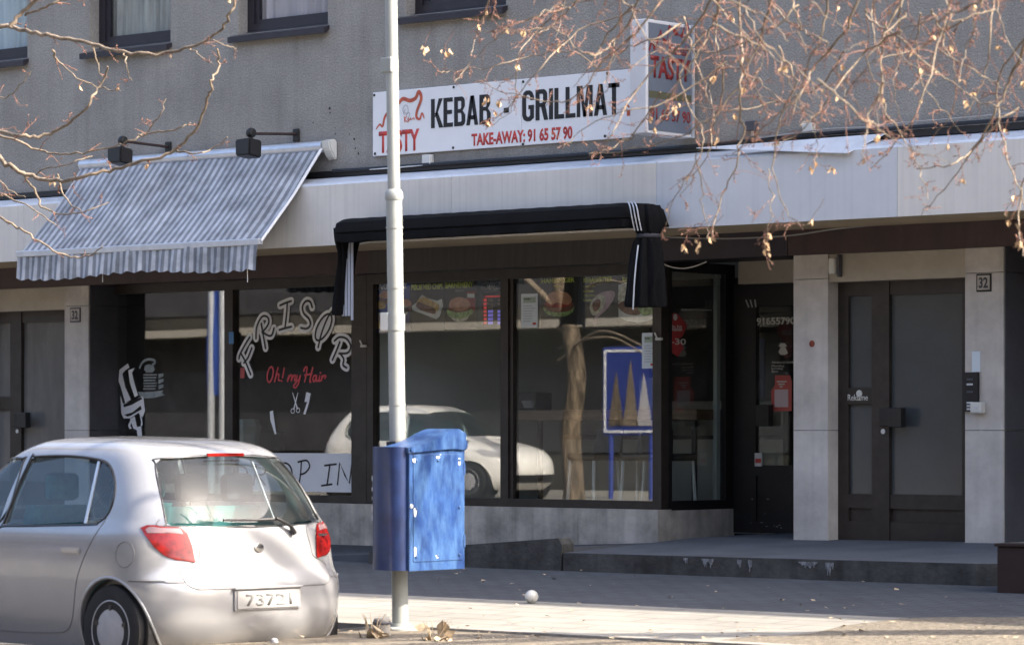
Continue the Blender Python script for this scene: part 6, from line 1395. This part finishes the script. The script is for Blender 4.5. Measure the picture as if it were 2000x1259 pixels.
LT = [
 ([(-60, 40), (-20, 52), (20, 53), (70, 66), (120, 75), (180, 89), (240, 102), (320, 104), (380, 90), (425, 62), (452, 25), (462, -25)], .017, .007, 0),
 ([(20, 53), (45, 22), (75, -6), (110, -40)], .016, .010, 0),
 ([(50, 30), (90, 12), (130, -5), (180, -30)], .010, .005, .3),
 ([(-60, 300), (-10, 302), (20, 325), (60, 345), (110, 353), (165, 345), (225, 331), (290, 312), (345, 292), (382, 250), (405, 195), (414, 160), (426, 130), (424, 95)], .017, .006, .1),
 ([(-60, 250), (5, 258), (40, 266), (85, 265), (130, 243), (172, 207), (196, 165), (210, 130)], .015, .006, -.2),
 ([(-30, 255), (40, 278), (95, 298), (150, 301), (200, 291), (250, 276), (290, 254), (312, 225), (324, 192)], .009, .003, .2),
 ([(270, 263), (320, 256), (350, 250), (372, 240)], .007, .004, .2),
 ([(345, 294), (385, 299), (420, 288), (444, 268)], .007, .003, .1),
 ([(102, 98), (116, 122), (150, 152), (195, 172), (235, 178)], .008, .003, 0),
 ([(45, 335), (70, 378), (88, 408), (125, 418), (170, 413), (212, 395)], .009, .003, .1),
 ([(-40, 400), (0, 425), (40, 448), (85, 478), (130, 500), (170, 500), (200, 480)], .010, .004, .3),
 ([(-30, 375), (40, 395), (80, 420), (110, 440)], .007, .003, .4), ([(112, 340), (120, 370), (140, 400), (160, 412)], .007, .003, .1),
 ([(-40, 180), (10, 190), (40, 165), (60, 140)], .006, .003, .5), ([(182, 90), (190, 120), (198, 150)], .006, .002, 0), ([(242, 103), (248, 130), (258, 158)], .005, .002, 0),
 ([(372, 95), (395, 112), (420, 128)], .005, .002, 0), ([(410, 80), (440, 90), (462, 95)], .005, .002, 0), ([(60, 345), (90, 330), (140, 318), (180, 305)], .006, .003, .2), ([(-30, 330), (20, 370), (50, 385)], .006, .003, .3),
]
tree('tree', 'bare tree reaching in from the left with long pale upward curving branches', (-.6, -7.3, .2), (-.4, -7.5, 5.2), LT, 11, 4.5, .11, -8.2, .6,
     extra=[((-.45, -7.4, 3.2), at(-60, 40, -8.2), .055), ((-.5, -7.4, 2.6), at(-60, 300, -8.1), .05), ((-.5, -7.4, 2.4), at(-60, 250, -8.4), .045), ((-.5, -7.4, 2.2), at(-40, 400, -7.9), .04), ((-.45, -7.4, 4.2), at(180, -30, -7.9), .05), ((-.4, -7.5, 5.0), (1.6, -8.3, 7.2), .06), ((-.4, -7.5, 5.0), (-2.4, -7.0, 7.6), .06), ((-.4, -7.5, 4.6), (-2.6, -8.4, 6.2), .05)])
RT = [
 ([(1470, -60), (1445, 0), (1450, 90), (1446, 180), (1450, 250), (1440, 310), (1412, 385), (1385, 470)], .012, .003, .2),
 ([(1420, -60), (1405, 0), (1385, 60), (1358, 112), (1312, 185), (1290, 240)], .011, .003, 0),
 ([(1700, -60), (1660, 40), (1628, 92), (1588, 135), (1560, 190), (1490, 250), (1430, 300)], .011, .003, -.2),
 ([(1640, -60), (1620, 0), (1606, 70), (1590, 100), (1570, 150), (1545, 230)], .010, .003, .4),
 ([(1690, 20), (1700, 40), (1760, 78), (1830, 140), (1905, 192), (1965, 215)], .008, .003, .3),
 ([(2060, -40), (2005, 75), (1975, 150), (1942, 220), (1902, 292), (1858, 320), (1790, 330)], .014, .003, .5),
 ([(2040, 40), (1960, 130), (1950, 220), (1975, 320), (2000, 400)], .008, .003, .8),
 ([(1300, -60), (1252, 0), (1205, 75), (1150, 110), (1080, 55), (1000, 62), (938, 62)], .009, .002, -.3),
 ([(1180, -60), (1130, 0), (1090, 40), (1050, 62), (1000, 66)], .008, .002, .2),
 ([(980, -50), (957, 0), (942, 40), (930, 70), (920, 110)], .006, .002, .1),
 ([(1340, -60), (1292, 0), (1242, 62), (1180, 122), (1130, 182), (1078, 200), (990, 180), (930, 158)], .010, .002, .1),
 ([(1400, -20), (1350, 60), (1250, 170), (1205, 245), (1160, 305)], .010, .002, -.4),
 ([(1540, -60), (1500, 20), (1480, 90), (1425, 190), (1345, 258), (1255, 288), (1150, 305)], .011, .002, .2),
 ([(1800, -60), (1730, 60), (1722, 150), (1732, 220), (1768, 280), (1800, 335), (1812, 390)], .010, .002, .6),
 ([(1880, -60), (1840, 60), (1800, 200), (1740, 290), (1700, 330)], .009, .002, .2),
 ([(1380, 60), (1330, 130), (1345, 210), (1375, 270), (1350, 330), (1320, 385), (1300, 440)], .007, .002, .3),
 ([(1520, 90), (1555, 160), (1530, 215), (1510, 300), (1520, 370), (1540, 420), (1570, 440)], .007, .002, 0),
 ([(1200, 80), (1180, 140), (1120, 100), (1040, 110), (960, 130), (880, 140), (858, 140)], .006, .002, .4),
 ([(1940, -60), (1935, 60), (1920, 160), (1880, 230)], .009, .002, .7), ([(1560, 10), (1500, 60), (1400, 100), (1300, 95), (1230, 130)], .008, .002, .1),
 ([(1650, 100), (1600, 170), (1520, 200), (1420, 215), (1340, 205), (1290, 230)], .007, .002, .5), ([(1290, 180), (1240, 260), (1190, 290), (1150, 300)], .006, .002, 0),
 ([(1760, 60), (1680, 110), (1620, 190), (1560, 260), (1500, 285)], .008, .002, -.1), ([(1880, 40), (1800, 90), (1700, 130), (1640, 200)], .008, .002, .9),
 ([(1990, 210), (1930, 260), (1860, 350), (1800, 420)], .007, .002, .6), ([(1360, 300), (1370, 380), (1380, 430), (1384, 465)], .005, .002, .1), ([(1500, 330), (1508, 400), (1498, 455), (1490, 490)], .004, .002, .2),
 ([(2010, 300), (1990, 420), (1998, 500)], .007, .003, .7),
 ([(1250, 20), (1130, 60), (1060, 130), (1000, 200), (960, 240)], .006, .002, .3), ([(1420, 120), (1300, 200), (1210, 220), (1140, 250), (1100, 290)], .006, .002, .0),
]
_r = random.Random(5); RX = []
for k in range(38):
    x, y = _r.uniform(1080, 2080), _r.uniform(-60, 170 if k % 2 else 30); pts = [(x, y)]; a = _r.uniform(.5, 2.6) if x > 1300 else _r.uniform(1.9, 2.9)
    for j in range(_r.randint(3, 5)):
        st = _r.uniform(45, 85); a += _r.gauss(0, .35); x += st * math.cos(a); y += abs(st * math.sin(a)) * .8; pts.append((x, y))
    if max(p[1] for p in pts) < 400: RX.append((pts, _r.uniform(.0035, .007), .0015, _r.uniform(-1.2, 1.0)))
tree('tree', 'bare tree reaching in from the right with dense hanging reddish twigs and dry seeds', (10.4, -3.5, .29), (10.2, -4.2, 5.4), [(p, r * .8, q, o) for p, r, q, o in RT] + RX, 23, 7.5, .165, -8.2, 1.5, seeds=((1336, 478), (1362, 472), (1384, 460), (1490, 474), (1500, 455), (1496, 485), (1586, 430), (828, 92), (868, 96), (1012, 124), (1090, 85), (1160, 200), (1318, 208), (1700, 235), (1585, 325), (1975, 430), (1992, 470), (950, 190), (1400, 270), (1850, 280)),
     extra=[((10.25, -4.0, 4.4), at(1450, -60, -7.9), .06), ((10.25, -4.0, 4.8), at(1300, -60, -8.2), .06), ((10.25, -4.0, 4.0), at(1700, -60, -8.0), .055), ((10.25, -4.0, 3.6), at(2060, -40, -7.6), .06), ((10.25, -4.0, 4.6), at(1000, -60, -7.9), .045), ((10.25, -4.0, 4.2), at(1840, -60, -7.6), .05), ((10.2, -4.2, 5.2), (8.6, -6.4, 7.4), .06), ((10.2, -4.2, 5.2), (11.8, -5.2, 7.8), .06), ((10.2, -4.2, 4.9), (12, -6.6, 6.6), .05), ((10.2, -4.2, 5.0), (9.0, -4.4, 6.9), .05)])
# tree across the street whose trunk shows in the kebab window
x = at(1116, 800, 19.3)[0]
tree('tree', 'bare leaning tree across the street, its furrowed trunk mirrored in the right kebab pane', (x, -17.4, .34), (x - .75, -17.4, 5.6), [], 5, 5, .3, -17.4, .3, tr_=.20,
     extra=[((x - .3, -17.4, 3.2), (x + 1.6, -16.8, 3.9), .05), ((x - .4, -17.4, 3.6), (x - 2.4, -16.8, 4.6), .06), ((x - .5, -17.4, 4.6), (x + 1.2, -20.4, 6.8), .07), ((x - .5, -17.4, 5), (x - 1.8, -20.6, 7.4), .07), ((x - .3, -17.4, 2.7), (x + 1.9, -16.8, 2.9), .03), ((x - .3, -17.4, 2.9), (x + 2.1, -17.2, 2.5), .025)])
